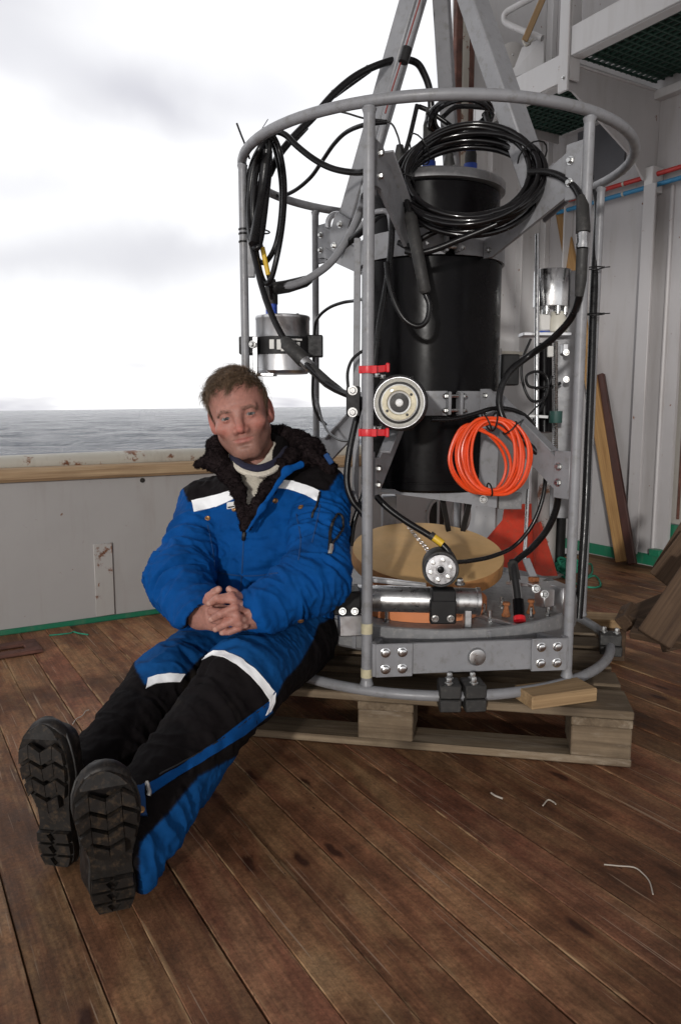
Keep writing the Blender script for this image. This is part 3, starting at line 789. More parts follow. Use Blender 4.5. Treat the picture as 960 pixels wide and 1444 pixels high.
thread([(197, 1190), (199, 1192)], .003, 'thread', 'tiny pale paint fleck on deck beside the boot heel') if False else None

# green rope ball on the deck behind the frame
gb = ground(800, 812); c = gb+Z*.045
rb = empty('rope_ball', gb, 'ball of green twine on the deck behind the grey frame', 'rope')
mb = MB(); rng = np.random.RandomState(5)
for k in range(13):
    a = nrm(rng.randn(3)); b = nrm(np.cross(a, rng.randn(3))); n_ = np.cross(a, b)
    cc = c+rng.randn(3)*.006
    mb.tube([cc+(a*math.cos(t)*1.35+b*math.sin(t)*.85)*.042 for t in np.linspace(0, 2*math.pi, 20)[:-1]], .007, 6, True)
mb.lathe(c, U, [(.001, -.045), (.03, -.03), (.036, 0), (.03, .03), (.001, .045)], 14)
mb.build('twine_ball', M['green_rope'], rb)
mb = MB(); P = [ground(x, y, .006) for x, y in ((815, 800), (832, 795), (834, 808), (824, 816), (838, 812), (846, 822), (842, 828), (820, 826), (790, 812))]
mb.tube(spline(P, 8), .005, 6); mb.build('loose_end', M['green_rope'], rb)

# red painted foot behind the frame
rf = empty('red_pedestal', ground(745, 812), 'red painted steel pedestal foot standing behind the grey frame', 'pedestal')
c0 = 3.75
def rq(px, py, c): return at(px, py, c)
tb = [rq(711, 712, 3.85), rq(749, 710, 3.85), rq(749, 735, 3.8), rq(707, 737, 3.8)]
MB().prism(tb, at(730, 720, 4.1)-at(730, 720, 3.85)).build('cap_block', M['red_paint'], rf, smooth=False)
fl = [rq(708, 733, 3.78), rq(750, 732, 3.78), rq(752, 812, 3.62), rq(660, 812, 3.62), rq(664, 785, 3.66)]
MB().prism(fl, at(700, 760, 4.0)-at(700, 760, 3.82)).build('sloping_plate', M['red_paint'], rf, smooth=False)
fr = [rq(751, 740, 3.75), rq(762, 735, 3.85), rq(786, 812, 3.66), rq(752, 812, 3.60)]
MB().prism(fr, at(700, 760, 4.0)-at(700, 760, 3.82)).build('side_web', M['red_paint'], rf, smooth=False)
# rusty white valve stand behind, right of the red foot
vb = empty('valve_stand', ground(770, 795), 'rust streaked white pipe stand with dark fittings behind the frame', 'pipe stand')
mb = MB(); b = ground(760, 795)
b = at(768, 790, 4.0)
b[2] = 0
mb.lathe(b, Z, [(.10, 0), (.10, .02), (.05, .03), (.05, .55), (.08, .56), (.08, .60), (.02, .62)], 20); mb.build('pipe', M['chipped_paint'], vb)
mb = MB(); mb.lathe(b+U*.10+Z*.0, Z, [(.03, 0.03), (.03, .64), (.045, .65), (.045, .74), (.03, .76)], 14); mb.build('dark_fitting', M['black_matte'], vb)
mb = MB(); mb.frame(b+U*.10-W*.1+Z*.4, U, W, Z, .26, .02, .8, .01); mb.build('backing_plate', M['white_paint'], vb)
# ------------------------------------------------------------------ grey instrument frame
CX = np.array((.268, 2.35, 0)); RR = .55; ZT, ZB = 1.551, .168
fr_ = empty('instrument_frame', CX+Z*.15, 'grey tubular cage frame holding a big black cylinder, standing on the pallet', 'instrument frame')
def cp(ang, r=RR, z=0.): return CX+np.array((math.cos(ang), math.sin(ang), 0))*r+Z*z
def circ(z, r=RR, n=96, c=CX): return [c+np.array((math.cos(t), math.sin(t), 0))*r+Z*z for t in np.linspace(0, 2*math.pi, n+1)[:-1]]
mb = MB(); mb.tube(circ(ZT), .0132, 14, True); mb.build('top_ring', M['grey_paint'], fr_)
mb = MB(); mb.tube(circ(ZB), .0135, 14, True); mb.build('base_ring', M['grey_paint'], fr_)
POST = {k: math.atan2(y-CX[1], x-CX[0]) for k, (x, y) in dict(front=(.065, 1.839), rf=(.58, 1.897), left=(-.272, 2.25), bl=(-.087, 2.77), br=(.80, 2.48), back=(.438, 2.87)).items()}
for k, a in POST.items():
    r_ = {'front': .0136, 'rf': .0126}.get(k, .0118)
    mb = MB(); mb.cyl(cp(a, RR, ZB+.012), cp(a, RR, ZT-.012), r_, 14)
    for z_, s_ in ((ZB+.016, 1), (ZT-.016, -1)):
        mb.lathe(cp(a, RR, z_), Z*s_, [(r_*1.28, 0), (r_*1.12, .006), (r_, .012)], 14, False)
    po = mb.build('post', M['grey_paint'], fr_)
    if k == 'front':
        for z_, h_ in ((ZB+.035, .022), (.315, .026)):
            t = MB(); t.cyl(cp(a, RR, z_), cp(a, RR, z_+h_), r_+.0012, 14); t.build('tape_wrap', M['tape'], po)

# pressure housing in the middle
HR = .205
hs = MB()
hs.lathe(CX, Z, [(HR-.006, .628), (HR, .634), (HR, 1.272), (HR-.004, 1.276), (HR-.010, 1.278), (HR-.010, 1.47), (HR-.014, 1.474)], 72)
hs = hs.build('pressure_housing', M['black_plastic'], fr_)
mb = MB(); mb.lathe(CX, Z, [(HR+.004, 1.478), (HR+.004, 1.50), (HR, 1.504), (.03, 1.504)], 72); mb.build('lid', M['grey_plate'], hs)
mb = MB(); mb.lathe(CX, Z, [(HR-.0005, .652), (HR+.0012, .653), (HR+.0012, .657), (HR-.0005, .658)], 72, False); mb.build('groove_ring', M['black_plastic'], hs)
for k, (dx, dy, bl) in enumerate(((-.10, -.05, 1), (-.02, -.08, 1), (.10, -.06, 1), (.05, .02, 0), (-.05, .06, 0))):
    p = CX+np.array((dx, dy, 1.504))
    mb = MB(); mb.lathe(p, Z, [(.016, 0), (.016, .018), (.019, .02), (.019, .046)], 16); c_ = mb.build('connector', M['blue_plastic'] if bl else M['black_matte'], hs)
    mb = MB(); mb.lathe(p, Z, [(.0165, .046), (.0165, .07), (.010, .10)], 14); mb.build('boot', M['rubber'], c_)
for k in range(10):
    a = -math.pi/2+.2+k*.628
    mb = MB(); mb.bolt(CX+np.array((math.cos(a), math.sin(a), 0))*.185+Z*1.504, Z, .007, .007); mb.build('bolt', M['bolt'], hs)

RP_ = RR
def clamp_band(z0, z1, rad_, gaps, name='collar'):
    """split collar: arcs between the gaps with bolted ears"""
    g = sorted(gaps); n = len(g)
    for i in range(n):
        a = g[i]+.07; b = g[(i+1) % n]-.07
        if b < a: b += 2*math.pi
        ts = np.linspace(a, b, max(8, int((b-a)*14)))
        mb = MB(); rs = []
        for t in ts:
            d = np.array((math.cos(t), math.sin(t), 0))
            rs.append([CX+d*(rad_+.002)+Z*z0, CX+d*(rad_+.009)+Z*z0, CX+d*(rad_+.009)+Z*z1, CX+d*(rad_+.002)+Z*z1])
        mb.rings(rs)
        for t in (a, b):
            d = np.array((math.cos(t), math.sin(t), 0)); tg = np.array((-d[1], d[0], 0))
            mb.frame(CX+d*(rad_+.023)+Z*(z0+z1)/2, d, tg, Z, .034, .009, z1-z0-.004, .002)
        co = mb.build(name, M['grey_paint'], fr_)
        d = np.array((math.cos(b+.07), math.sin(b+.07), 0)); tg = np.array((-d[1], d[0], 0))
        for zz in (z0+.014, z1-.014):
            t = MB(); t.cyl(CX+d*(rad_+.026)+Z*zz-tg*.034, CX+d*(rad_+.026)+Z*zz+tg*.034, .005, 8)
            t.bolt(CX+d*(rad_+.026)+Z*zz+tg*.020, tg, .009, .009); t.bolt(CX+d*(rad_+.026)+Z*zz-tg*.020, -tg, .009, .009)
            t.build('bolt', M['bolt'], co)
gapA = [-math.pi/2+.13, math.pi/6+.1, math.pi*5/6]
clamp_band(1.276, 1.345, HR-.002, gapA)
clamp_band(.845, .912, HR, [-math.pi/2+.19, math.pi/6+.1, math.pi*5/6])

def gusset(k, zp0, zp1, zc0, zc1, name):
    """flat plate from a post to the housing collar, bolted at both ends"""
    a = POST[k]; d = np.array((math.cos(a), math.sin(a), 0)); tg = np.array((-d[1], d[0], 0))
    rp_, rc = RR-.015, HR+.010
    lug = MB(); lug.frame(cp(a, RR-.034)+Z*(zp0+zp1)/2-tg*.0055, d, tg, Z, .05, .008, (zp1-zp0)+.03, .002)
    pl = MB().prism([cp(a, rp_-.012, zp0)+tg*0, cp(a, rp_-.012, zp1), cp(a, rp_-.05, zp1+.0), cp(a, rc+.03, zc1), cp(a, rc, zc1), cp(a, rc, zc0), cp(a, rc+.03, zc0), cp(a, rp_-.04, zp0-.0)], tg*.010).build(name, M['grey_paint'], fr_, smooth=False)
    fl = MB()
    p0, p1 = cp(a, rp_-.05, zp1), cp(a, rc+.03, zc1)
    x = nrm(p1-p0); fl.bar(p0+tg*.016+x*.02, p1+tg*.016-x*.02, .03, .006, np.cross(x, tg), .001); fl.build('flange', M['grey_paint'], pl)
    lug.build('lug', M['grey_paint'], pl)
    for zz in (zp0+.025, zp1-.025):
        for s_ in (-1, 1):
            b = MB(); b.bolt(cp(a, RR-.043)+Z*zz+(tg*.010 if s_ > 0 else -tg*.010), tg*s_, .009, .009); b.build('bolt', M['bolt'], pl)
    for zz in (zc0+.018, zc1-.018):
        for s_ in (-1, 1):
            b = MB(); b.bolt(cp(a, rc+.02)+Z*zz+(tg*.010 if s_ > 0 else 0), tg*s_, .008, .008); b.build('bolt', M['bolt'], pl)
for k in POST:
    if k in ('left', 'br'): continue
    gusset(k, 1.375, 1.475, 1.270, 1.352, 'upper_gusset')
    gusset(k, .655, .745, .838, .918, 'lower_gusset')

# apex legs
APEX = CX+Z*2.22
def leg(k, r_end, z_end, w_, t_, off=0.):
    a = POST[k]; e = cp(a, r_end, z_end); tg = np.array((-math.sin(a), math.cos(a), 0))
    x = nrm(APEX-e); up = nrm(np.cross(x, tg))
    mb = MB(); e = e+tg*off
    mb.bar(e, APEX+tg*off, w_, t_, up, .004); lg = mb.build('apex_leg', M['grey_paint'], fr_)
    m2 = MB(); m2.frame(e+x*.02+tg*(w_/2+.004), x, up, tg, .12, .085, .008, .002); m2.build('foot_plate', M['grey_paint'], lg)
    for q in (-.02, .05):
        b = MB(); b.bolt(e+x*q+tg*(w_/2+.008), tg, .010, .009); b.build('bolt', M['bolt'], lg)
    return e
leg('bl', .40, 1.415, .05, .070)
leg('rf', .38, 1.40, .072, .05, .035)
leg('back', .42, 1.42, .045, .06)
mb = MB(); mb.lathe(APEX-Z*.05, Z, [(.05, 0), (.06, .02), (.06, .10), (.05, .12)], 20); mb.build('apex_block', M['grey_paint'], fr_)
# knuckle next to the rear left post
p = at(474, 318, 2.62)
mb = MB(); mb.tube([p+np.array((math.cos(t)*.028, -.01, math.sin(t)*.035)) for t in np.linspace(0, 2*math.pi, 22)[:-1]], .010, 8, True); mb.build('shackle', M['alu'], fr_)

# base pan
pan = MB()
PZ1 = .292
pan.lathe(CX, Z, [(.40, .215), (.445, .232), (.452, .24), (.452, PZ1+.012), (.445, PZ1+.014), (.441, PZ1), (.05, PZ1)], 80)
pan = pan.build('base_pan', M['grey_plate'], fr_)
for t in np.linspace(0, 2*math.pi, 9)[:-1]:
    d = np.array((math.cos(t+.25), math.sin(t+.25), 0)); mb = MB(); mb.frame(CX+d*.4545+Z*.268, np.array((-d[1], d[0], 0)), d, Z, .012, .004, .06, .001); mb.build('weld_strap', M['grey_paint'], pan)
for px, py, cc in ((545, 877, 1.98), (707, 856, 2.08), (712, 868, 2.02), (682, 866, 2.0), (690, 876, 1.95), (772, 868, 1.99), (748, 872, 2.0)):
    g = ground(px, py, PZ1); mb = MB(); mb.bolt(g, Z, .009, .008); mb.cyl(g, g+Z*.030, .0045, 8); mb.build('stud', M['bolt'], pan)
for px, py in ((713, 870), (748, 866)):
    g = ground(px, py, PZ1); mb = MB(); mb.lathe(g+Z*.002, Z, [(.012, 0), (.013, .004), (.009, .012), (.006, .03), (.011, .033), (.010, .04)], 12); mb.build('corroded_stud', M['copper'], pan)
# rim supports between pan and base ring
for k, a in POST.items():
    d = np.array((math.cos(a), math.sin(a), 0)); mb = MB(); mb.frame(cp(a, .492, .25), d, np.array((-d[1], d[0], 0)), Z, .078, .02, .05, .002); mb.build('pan_arm', M['grey_paint'], fr_)

# front cross bar between the front post and the right front post
A, B = cp(POST['front'], RR, 0), cp(POST['rf'], RR, 0)
bx = nrm(B-A); bn = np.array((bx[1], -bx[0], 0)); LB = np.linalg.norm(B-A)
mb = MB(); mb.frame((A+B)/2+bn*.016+Z*.252, bx, Z, bn, LB-.20, .078, .012, .002); cbar = mb.build('cross_bar', M['grey_paint'], fr_)
for s_ in (0, 1):
    c0_ = A+bx*(.064 if s_ == 0 else LB-.060)+Z*.252
    mb = MB(); mb.frame(c0_+bn*.0255, bx, Z, bn, .092, .084, .007, .0015); ep = mb.build('end_plate', M['grey_paint'], cbar)
    mb = MB(); mb.frame(A+bx*(.0 if s_ == 0 else LB)+Z*.252+bn*.012+bx*(.016 if s_ == 0 else -.014), bx, Z, bn, .012, .084, .026, .002); mb.build('weld_lug', M['grey_paint'], cbar)
    for dx in (-.022, .020):
        for dz in (-.021, .021):
            mb = MB(); mb.lathe(c0_+bn*.029+bx*dx+Z*dz, bn, [(.0125, 0), (.0125, .002), (.010, .003), (.0085, .009), (.006, .010)], 12); mb.build('bolt', M['steel'], cbar)
mb = MB(); mb.lathe((A+B)/2+bx*.014+bn*.022+Z*.252, bn, [(.024, 0), (.0215, .004), (.0205, .008), (.019, .0085)], 28); mb.build('pivot_pin', M['brushed'], cbar)

# rubber blocks clamped on the base ring
def ring_block(t, name='ring_clamp', w_=.052):
    d = np.array((math.cos(t), math.sin(t), 0)); tg = np.array((-d[1], d[0], 0)); p = cp(t, RR, ZB)
    mb = MB(); mb.frame(p+Z*.020, tg, d, Z, w_, .062, .034, .003); mb.frame(p-Z*.014+d*.003, tg, d, Z, w_, .062, .031, .003); rb_ = mb.build(name, M['rubber'], fr_)
    for q in (-.016, .016):
        b = MB(); b.bolt(p+Z*.037+tg*q*.2-d*q*1.1, Z, .009, .014); b.build('bolt', M['bolt'], rb_)
ta = math.atan2(-.55, -.035+.0)
ring_block(-1.577); ring_block(-1.470)
ring_block(math.atan2(2.21-2.35, .795-.268), w_=.05)

# tan foam disc, tilted towards the viewer, on an orange foam foot
ti = rad(13); dn = nrm((0.03, -math.sin(ti), math.cos(ti))); dc = np.array((.272, 2.36, .425))
mb = MB(); mb.lathe(dc, dn, [(.232, -.0015), (.2335, -.0012), (.2335, -.0003), (.232, 0)], 80); dsc = mb.build('foam_disc', M['tan_foam'], fr_)
mb = MB(); mb.lathe(dc, dn, [(.232, -.046), (.235, -.043), (.235, -.004), (.2335, -.0016)], 80); mb.build('wooden_rim', M['rim_wood'], dsc)
mb = MB(); cz = dc+dn*.0015; xx = nrm(np.cross((0, 1, 0), dn)); yy = np.cross(dn, xx)
mb.bar(cz-xx*.185+yy*-.10, cz-xx*.185+yy*.14, .003, .002, dn); mb.build('cut_line', M['brown_wood_dark'] if False else M['orange_foam'], dsc)
mb = MB(); ch = [at(572, 744, 2.6), at(585, 757, 2.5), at(598, 771, 2.42), at(606, 780, 2.36)]
for i, p in enumerate(spline([ (lambda q: q+dn*(np.dot(dc-q, dn)+.004))(p) for p in ch], 6)):
    mb.tube([p+(xx*math.cos(t)*.006+ (yy if i % 2 else dn*.6+yy*.6)*math.sin(t)*.004) for t in np.linspace(0, 2*math.pi, 9)[:-1]], .0011, 5, True)
mb.build('chain', M['alu'], dsc)
mb = MB(); mb.lathe(np.array((.235, 2.195, 0)), Z, [(.19, PZ1+.001), (.19, .322), (.175, .330)], 64); mb.build('foam_foot', M['orange_foam'], fr_)
# fixtures on the pan, right rear
g = at(765, 842, 2.14)
mb = MB(); mb.bar(at(722, 818, 2.30), at(762, 822, 2.25), .10, .010, Z, .002); mb.bar(at(762, 822, 2.25), at(786, 832, 2.15), .10, .010, Z, .002)
mb.frame(at(786, 845, 2.13), U, W, Z, .012, .05, .075, .002); brk = mb.build('pan_bracket', M['alu'], fr_)
mb = MB(); mb.frame(at(767, 842, 2.12), U, W, Z, .04, .04, .05, .003); mb.build('bracket_block', M['alu'], brk)
for px, py in ((755, 830), (767, 838)):
    b = MB(); b.bolt(at(px, py, 2.07), (0, -1, .2), .010, .01); b.build('bolt', M['bolt'], brk)
mb = MB(); mb.bar(at(741, 788, 2.27), at(752, 815, 2.25), .022, .01, (0, -1, .3), .002); mb.build('link_arm', M['grey_paint'], brk)
mb = MB(); mb.frame(at(752, 817, 2.24), U, W, Z, .024, .024, .014, .002); mb.build('link_foot', M['copper'], brk)
mb = MB(); mb.bar(ground(664, 868, PZ1)+Z*.005, ground(730, 886, PZ1)+Z*.005, .012, .008, Z, .001); mb.build('pan_rib', M['alu'], fr_)
mb = MB(); mb.frame(at(716, 522, 2.52), (1, 0, 0), (0, 1, 0), Z, .06, .06, .10, .004); mb.build('junction_box', M['black_matte'], fr_)
# slim side channel behind the right posts and the inner panel
mb = MB(); mb.frame(cp(POST['br'], RR-.02, .95)+np.array((-.035, -.02, 0)), (1, 0, 0), (0, 1, 0), Z, .012, .012, 1.1, .002); mb.build('cable_rod', M['black_matte'], fr_)
pc = at(792, 600, 2.42)
mb = MB(); mb.frame(at(797, 560, 2.45), (1, -.25, 0), (.25, 1, 0), Z, .075, .008, .78, .002); mb.build('side_panel', M['grey_paint'], fr_)
MB().prism([at(526, 690, 2.19), at(700, 691, 2.19), at(700, 716, 2.19), at(640, 708, 2.19), at(540, 694, 2.19)], (0.03, .30, 0)).build('under_bracket', M['grey_paint'], fr_, smooth=False)
mb = MB(); mb.frame(at(718, 706, 2.30), (1, 0, 0), (0, 1, 0), Z, .07, .02, .05, .002); mb.build('bracket_web', M['grey_plate'], fr_)
mb = MB(); mb.bar(at(504, 338, 2.06), at(501, 706, 2.06), .018, .03, (0, 1, 0), .002); mb.build('inner_channel', M['grey_paint'], fr_)
mb = MB(); mb.bar(at(548, 698, 2.62), at(548, 790, 2.66), .05, .05, (0, 1, 0), .004); mb.build('support_leg', M['grey_paint'], fr_)
mb = MB(); mb.bar(at(690, 600, 2.19), at(684, 712, 2.22), .055, .03, (0, 1, 0), .003); mb.build('support_leg', M['grey_paint'], fr_)
for px, q in ((629, 0), (661, 1)):
    mb = MB(); mb.bar(at(624 if q == 0 else 662, 706, 2.45), at(632 if q == 0 else 652, 748, 2.5), .016, .016, (0, 1, 0), .001); mb.build('strut', M['black_matte'], fr_)
mb = MB(); mb.bolt(at(681, 704, 2.17), (0, -1, 0), .010, .01); mb.build('bolt', M['bolt'], fr_)

# ------------------------------------------------------------------ instruments held in the frame
# lamp with its black mounting plate on the front post
fp = cp(POST['front'], RR, 0)
lc = at(563, 568, 1.83)
ax = nrm((-.12, -.985, .0))                     # way the lamp faces
lm = empty('camera_lamp', lc, 'round black underwater lamp with bright glass reflector clamped to the front post', 'lamp')
mb = MB(); mb.lathe(lc, ax, [(.045, -.17), (.062, -.155), (.067, -.12), (.067, -.002), (.0655, .006), (.061, .008)], 48, True); mb.build('housing', M['black_matte'], lm)
mb = MB(); mb.lathe(lc, ax, [(.062, .0085), (.063, .013), (.0600, .0165), (.0585, .0165), (.058, .012), (.054, .009)], 48, False); mb.build('bezel', M['gun_metal'], lm)
mb = MB(); mb.lathe(lc, ax, [(.058, .0150), (.0535, .0100), (.047, .0065), (.0405, .0095)], 48, False); mb.build('reflector', M['lamp_reflector'], lm)
mb = MB(); mb.lathe(lc, ax, [(.0405, .0095), (.0405, .0150), (.030, .0155), (.0275, .012), (.0275, .008)], 40, False); mb.build('gasket_ring', simple('ivory_ring', (.62, .56, .40), .5, var=.25, scale=50), lm)
mb = MB(); mb.lathe(lc, ax, [(.0275, .0100), (.021, .0070), (.013, .0055), (.009, .0050)], 40, False); mb.build('inner_bowl', M['lamp_reflector'], lm)
mb = MB(); mb.lathe(lc, ax, [(.009, .004), (.0095, .008), (.008, .011), (.004, .0135), (.0005, .014)], 24, False); mb.build('bulb', M['reflective'], lm)
for t in np.linspace(0, 2*math.pi, 5)[:-1]:
    q = lc+ax*.0155+(nrm(np.cross(Z, ax))*math.cos(t+.6)+Z*math.sin(t+.6))*.034; b = MB(); b.lathe(q, ax, [(.0035, 0), (.0035, .001), (.001, .0012)], 10); b.build('screw', M['black_matte'], lm)
gm, gnt, gb_, gv = base('lamp_glass')
g_tr = gnt.new('ShaderNodeBsdfTransparent'); g_gl = gnt.new('ShaderNodeBsdfGlossy'); g_gl.inputs['Roughness'].default_value = .03
g_lw = gnt.new('ShaderNodeLayerWeight'); g_lw.inputs['Blend'].default_value = .18; g_mx = gnt.new('ShaderNodeMixShader')
gnt.link(g_lw.outputs['Fresnel'], g_mx.inputs[0]); gnt.link(g_tr.outputs[0], g_mx.inputs[1]); gnt.link(g_gl.outputs[0], g_mx.inputs[2])
gnt.link(g_mx.outputs[0], [n for n in gnt.n if n.type == 'OUTPUT_MATERIAL'][0].inputs['Surface'])
mb = MB(); mb.lathe(lc, ax, [(.058, .0165), (.052, .0185), (.03, .0205), (.001, .021), (.001, .0198), (.03, .0192), (.052, .0172), (.058, .0155)], 40, False); mb.build('glass', gm, lm)
px_ = nrm(np.cross(Z, ax)); 
mb = MB(); mb.frame(at(552, 568, 1.90), (1, 0, 0), (0, 1, 0), Z, .11, .03, .135, .004); pl = mb.build('mounting_plate', M['black_matte'], lm)
mb = MB(); mb.frame(at(498, 566, 1.86), (1, 0, 0), (0, 1, 0), Z, .034, .03, .072, .003); cl = mb.build('post_clamp', M['black_matte'], lm)
for dz in (.026, -.026):
    b = MB(); b.bolt(at(497, 566, 1.842)+Z*dz, (0, -1, 0), .010, .009); b.build('bolt', M['bolt'], cl)
for q, (px, py) in enumerate(((532, 531), (540, 533), (529, 602), (537, 603))):
    b = MB(); b.bolt(at(px, py, 1.87), (0, -.3, 1 if q < 2 else -1), .008, .008); b.build('bolt', M['bolt'], pl)
for zc, lab, fl in ((522, 'upper red hose clip on the front post just above the lamp', 1), (610, 'lower red hose clip on the front post just below the lamp', 0)):
    p = at(517, zc, 1.83); p = np.array((fp[0], fp[1], p[2]))
    mb = MB(); mb.lathe(p-Z*.009, Z, [(.0137, 0), (.0195, .001), (.0205, .009), (.0195, .017), (.0137, .018)], 20, False)
    mb.bar(p+np.array((.012, -.006, 0)), p+np.array((.046, .004, .004*fl)), .007, .016, Z, .001)
    mb.frame(p+np.array((.046, .002, .005*fl)), (1, 0, 0), (0, 1, 0), Z, .009, .016, .022, .002)
    mb.bar(p+np.array((-.022, -.004, 0)), p+np.array((.02, -.02, 0)), .004, .018, Z, .001)
    tag(mb.build('red_clip', M['red_plastic']), lab, 'clip')

# grey canister at the left post
cc = at(399, 490, 2.27); cc[2] = 0
zt, zb_ = at(399, 447, 2.27)[2], at(399, 527, 2.27)[2]
cn = empty('grey_canister', (cc[0], cc[1], zb_), 'grey metal canister in a black strap on the left post', 'canister')
mb = MB(); mb.lathe(cc, Z, [(.072, zb_), (.079, zb_+.008), (.079, zt-.012), (.0805, zt-.010), (.0805, zt-.003), (.078, zt)], 48); mb.build('body', M['alu'], cn)
zs0, zs1 = at(399, 499, 2.2)[2], at(399, 474, 2.2)[2]
mb = MB(); mb.lathe(cc, Z, [(.081, zs0), (.089, zs0+.001), (.089, zs1-.001), (.081, zs1)], 48, False)
mb.frame(cc+np.array((-.095, -.03, (zs0+zs1)/2)), (1, 0, 0), (0, 1, 0), Z, .055, .06, zs1-zs0, .003)
mb.frame(cc+np.array((.096, -.02, (zs0+zs1)/2)), (1, 0, 0), (0, 1, 0), Z, .045, .05, zs1-zs0+.012, .003); sp = mb.build('strap', M['black_matte'], cn)
for k, (x0, x1, z0_, z1_) in enumerate(((.0, .012, .1, .9), (.012, .022, .1, .3), (.03, .075, .1, .22), (.03, .038, .2, .9), (.042, .075, .72, .86), (.047, .053, .3, .75), (.058, .068, .4, .7), (-.022, -.008, .15, .9))):
    a = -math.pi/2+(x0+x1)/2/.09-.12; d = np.array((math.cos(a), math.sin(a), 0)); tg = np.array((-d[1], d[0], 0))
    hh = zs1-zs0
    b = MB(); b.frame(cc+d*.0898+Z*(zs0+hh*(z0_+z1_)/2), tg, d, Z, x1-x0, .0014, hh*(z1_-z0_)*.7, .0003); b.build('scuffed_label', M['white_label' if False else 'paper_label'], sp)
lp_ = cp(POST['left'], RR, 0)
mb = MB(); mb.bar(np.array((lp_[0]+.03, lp_[1]-.012, at(345, 475, 2.2)[2])), np.array((lp_[0]+.03, lp_[1]-.012, at(345, 530, 2.2)[2])), .014, .02, (0, 1, 0), .002); hb = mb.build('hanger_plate', M['alu'], cn)
b = MB(); b.bolt(np.array((lp_[0]+.024, lp_[1]-.03, (zs0+zs1)/2)), (-.3, -1, 0), .009, .012); b.build('bolt', M['bolt'], hb)
mb = MB(); mb.bar(cc+np.array((-.10, -.03, zb_-.004)), cc+np.array((-.02, -.04, zb_-.004)), .05, .008, Z, .001); mb.build('foot_tab', M['alu'], cn)
mb = MB(); mb.lathe(np.array((*at(383, 440, 2.22)[:2], zt)), Z, [(.017, 0), (.017, .030)], 16); plg = mb.build('plug_collar', M['blue_plastic'], cn)
mb = MB(); mb.lathe(np.array((*at(383, 440, 2.22)[:2], zt+.030)), Z, [(.0185, 0), (.0185, .045), (.012, .07)], 16); mb.build('plug_boot', M['rubber'], plg)
b = MB(); b.bolt(np.array((cc[0]+.045, cc[1]-.02, zt)), Z, .006, .006); b.build('vent_screw', M['bolt'], cn)

# bracket bar on the left post above the canister
mb = MB(); mb.bar(np.array((lp_[0]+.022, lp_[1]-.012, at(350, 338, 2.2)[2])), np.array((lp_[0]+.022, lp_[1]-.012, at(350, 394, 2.2)[2])), .02, .016, (0, 1, 0), .002); mb.build('post_bar', M['grey_paint'], fr_)

# steel canister with valve block at the right
sc_ = at(778, 400, 2.40); z1_, z0_ = at(778, 382, 2.4)[2], at(778, 433, 2.4)[2]
sc_[2] = 0
ss = empty('steel_canister', (sc_[0], sc_[1], z0_-.12), 'shiny stainless steel cylinder on threaded rods inside the right side of the frame', 'canister')
mb = MB(); mb.lathe(sc_, Z, [(.056, z0_), (.0565, z0_+.002), (.0565, z1_-.002), (.055, z1_)], 48); mb.build('body', M['steel'], ss)
for t in np.linspace(0, 2*math.pi, 9)[:-1]:
    p = sc_+np.array((math.cos(t+.2)*.044, math.sin(t+.2)*.044, z0_)); b = MB(); b.lathe(p, -Z, [(.0095, 0), (.0095, .018), (.006, .019), (.006, .024)], 10); b.build('cap_screw', M['bolt'], ss)
mb = MB(); mb.lathe(sc_+np.array((.018, -.01, z0_-.085)), Z, [(.02, 0), (.031, .01), (.031, .045), (.022, .06), (.022, .07)], 20); mb.build('valve_dome', M['white_tube'], ss)
mb = MB(); mb.frame(sc_+np.array((-.03, -.02, z0_-.05)), (1, .2, 0), (-.2, 1, 0), Z, .035, .04, .05, .004); mb.build('valve_block', M['paper_label'], ss)
mb = MB(); mb.frame(sc_+np.array((-.03, -.022, z0_-.08)), (1, .2, 0), (-.2, 1, 0), Z, .034, .041, .009, .002); mb.build('blue_seal', M['blue_plastic'], ss)
zp = at(757, 470, 2.36)[2]
mb = MB(); mb.frame(sc_+np.array((-.02, -.01, zp)), (1, 0, 0), (0, 1, 0), Z, .15, .07, .012, .002); mb.build('carrier_plate', M['alu'], ss)
mb = MB(); mb.cyl(at(757, 330, 2.36), at(756, 610, 2.36), .0075, 12); mb.build('guide_rod', M['steel'], ss)
def thr_rod(a, b, r):
    a, b = np.asarray(a), np.asarray(b); L = np.linalg.norm(b-a); n = int(L/.006)
    mb = MB(); prof = []
    for k in range(n): prof += [(r, k*L/n), (r*.82, (k+.5)*L/n)]
    mb.lathe(a, b-a, prof, 10); return mb
thr_rod(at(783, 636, 2.36), at(783, 480, 2.36), .0075).build('threaded_rod', M['bolt'], ss)
mb = MB(); p = at(783, 588, 2.36); mb.lathe(p-Z*.018, Z, [(.019, 0), (.0195, .002), (.0195, .034), (.019, .036)], 20); mb.build('green_collar', M['green_plastic'], ss)
mb = MB(); mb.bar(at(739, 586, 2.36), at(772, 588, 2.36), .010, .010, Z, .001); mb.build('pin', M['bolt'], ss)
mb = MB(); mb.cyl(at(767, 485, 2.42), at(767, 610, 2.42), .024, 18); mb.build('black_tube', M['black_plastic'], ss)
mb = MB(); mb.frame(at(775, 496, 2.40), (1, 0, 0), (0, 1, 0), Z, .022, .03, .034, .002); mb.build('white_bracket', M['paper_label'], ss)
mb = MB(); mb.frame(at(795, 492, 2.40), (1, 0, 0), (0, 1, 0), Z, .018, .03, .03, .002); mb.build('rod_bracket', M['alu'], ss)
for py in (497, 535):
    b = MB(); b.bolt(at(798, py, 2.36), (-.2, -1, 0), .008, .008); b.build('bolt', M['bolt'], ss)
mb = MB(); mb.cyl(at(744, 690, 2.40), at(739, 790, 2.36), .006, 10); mb.build('long_rod', M['steel'], ss)

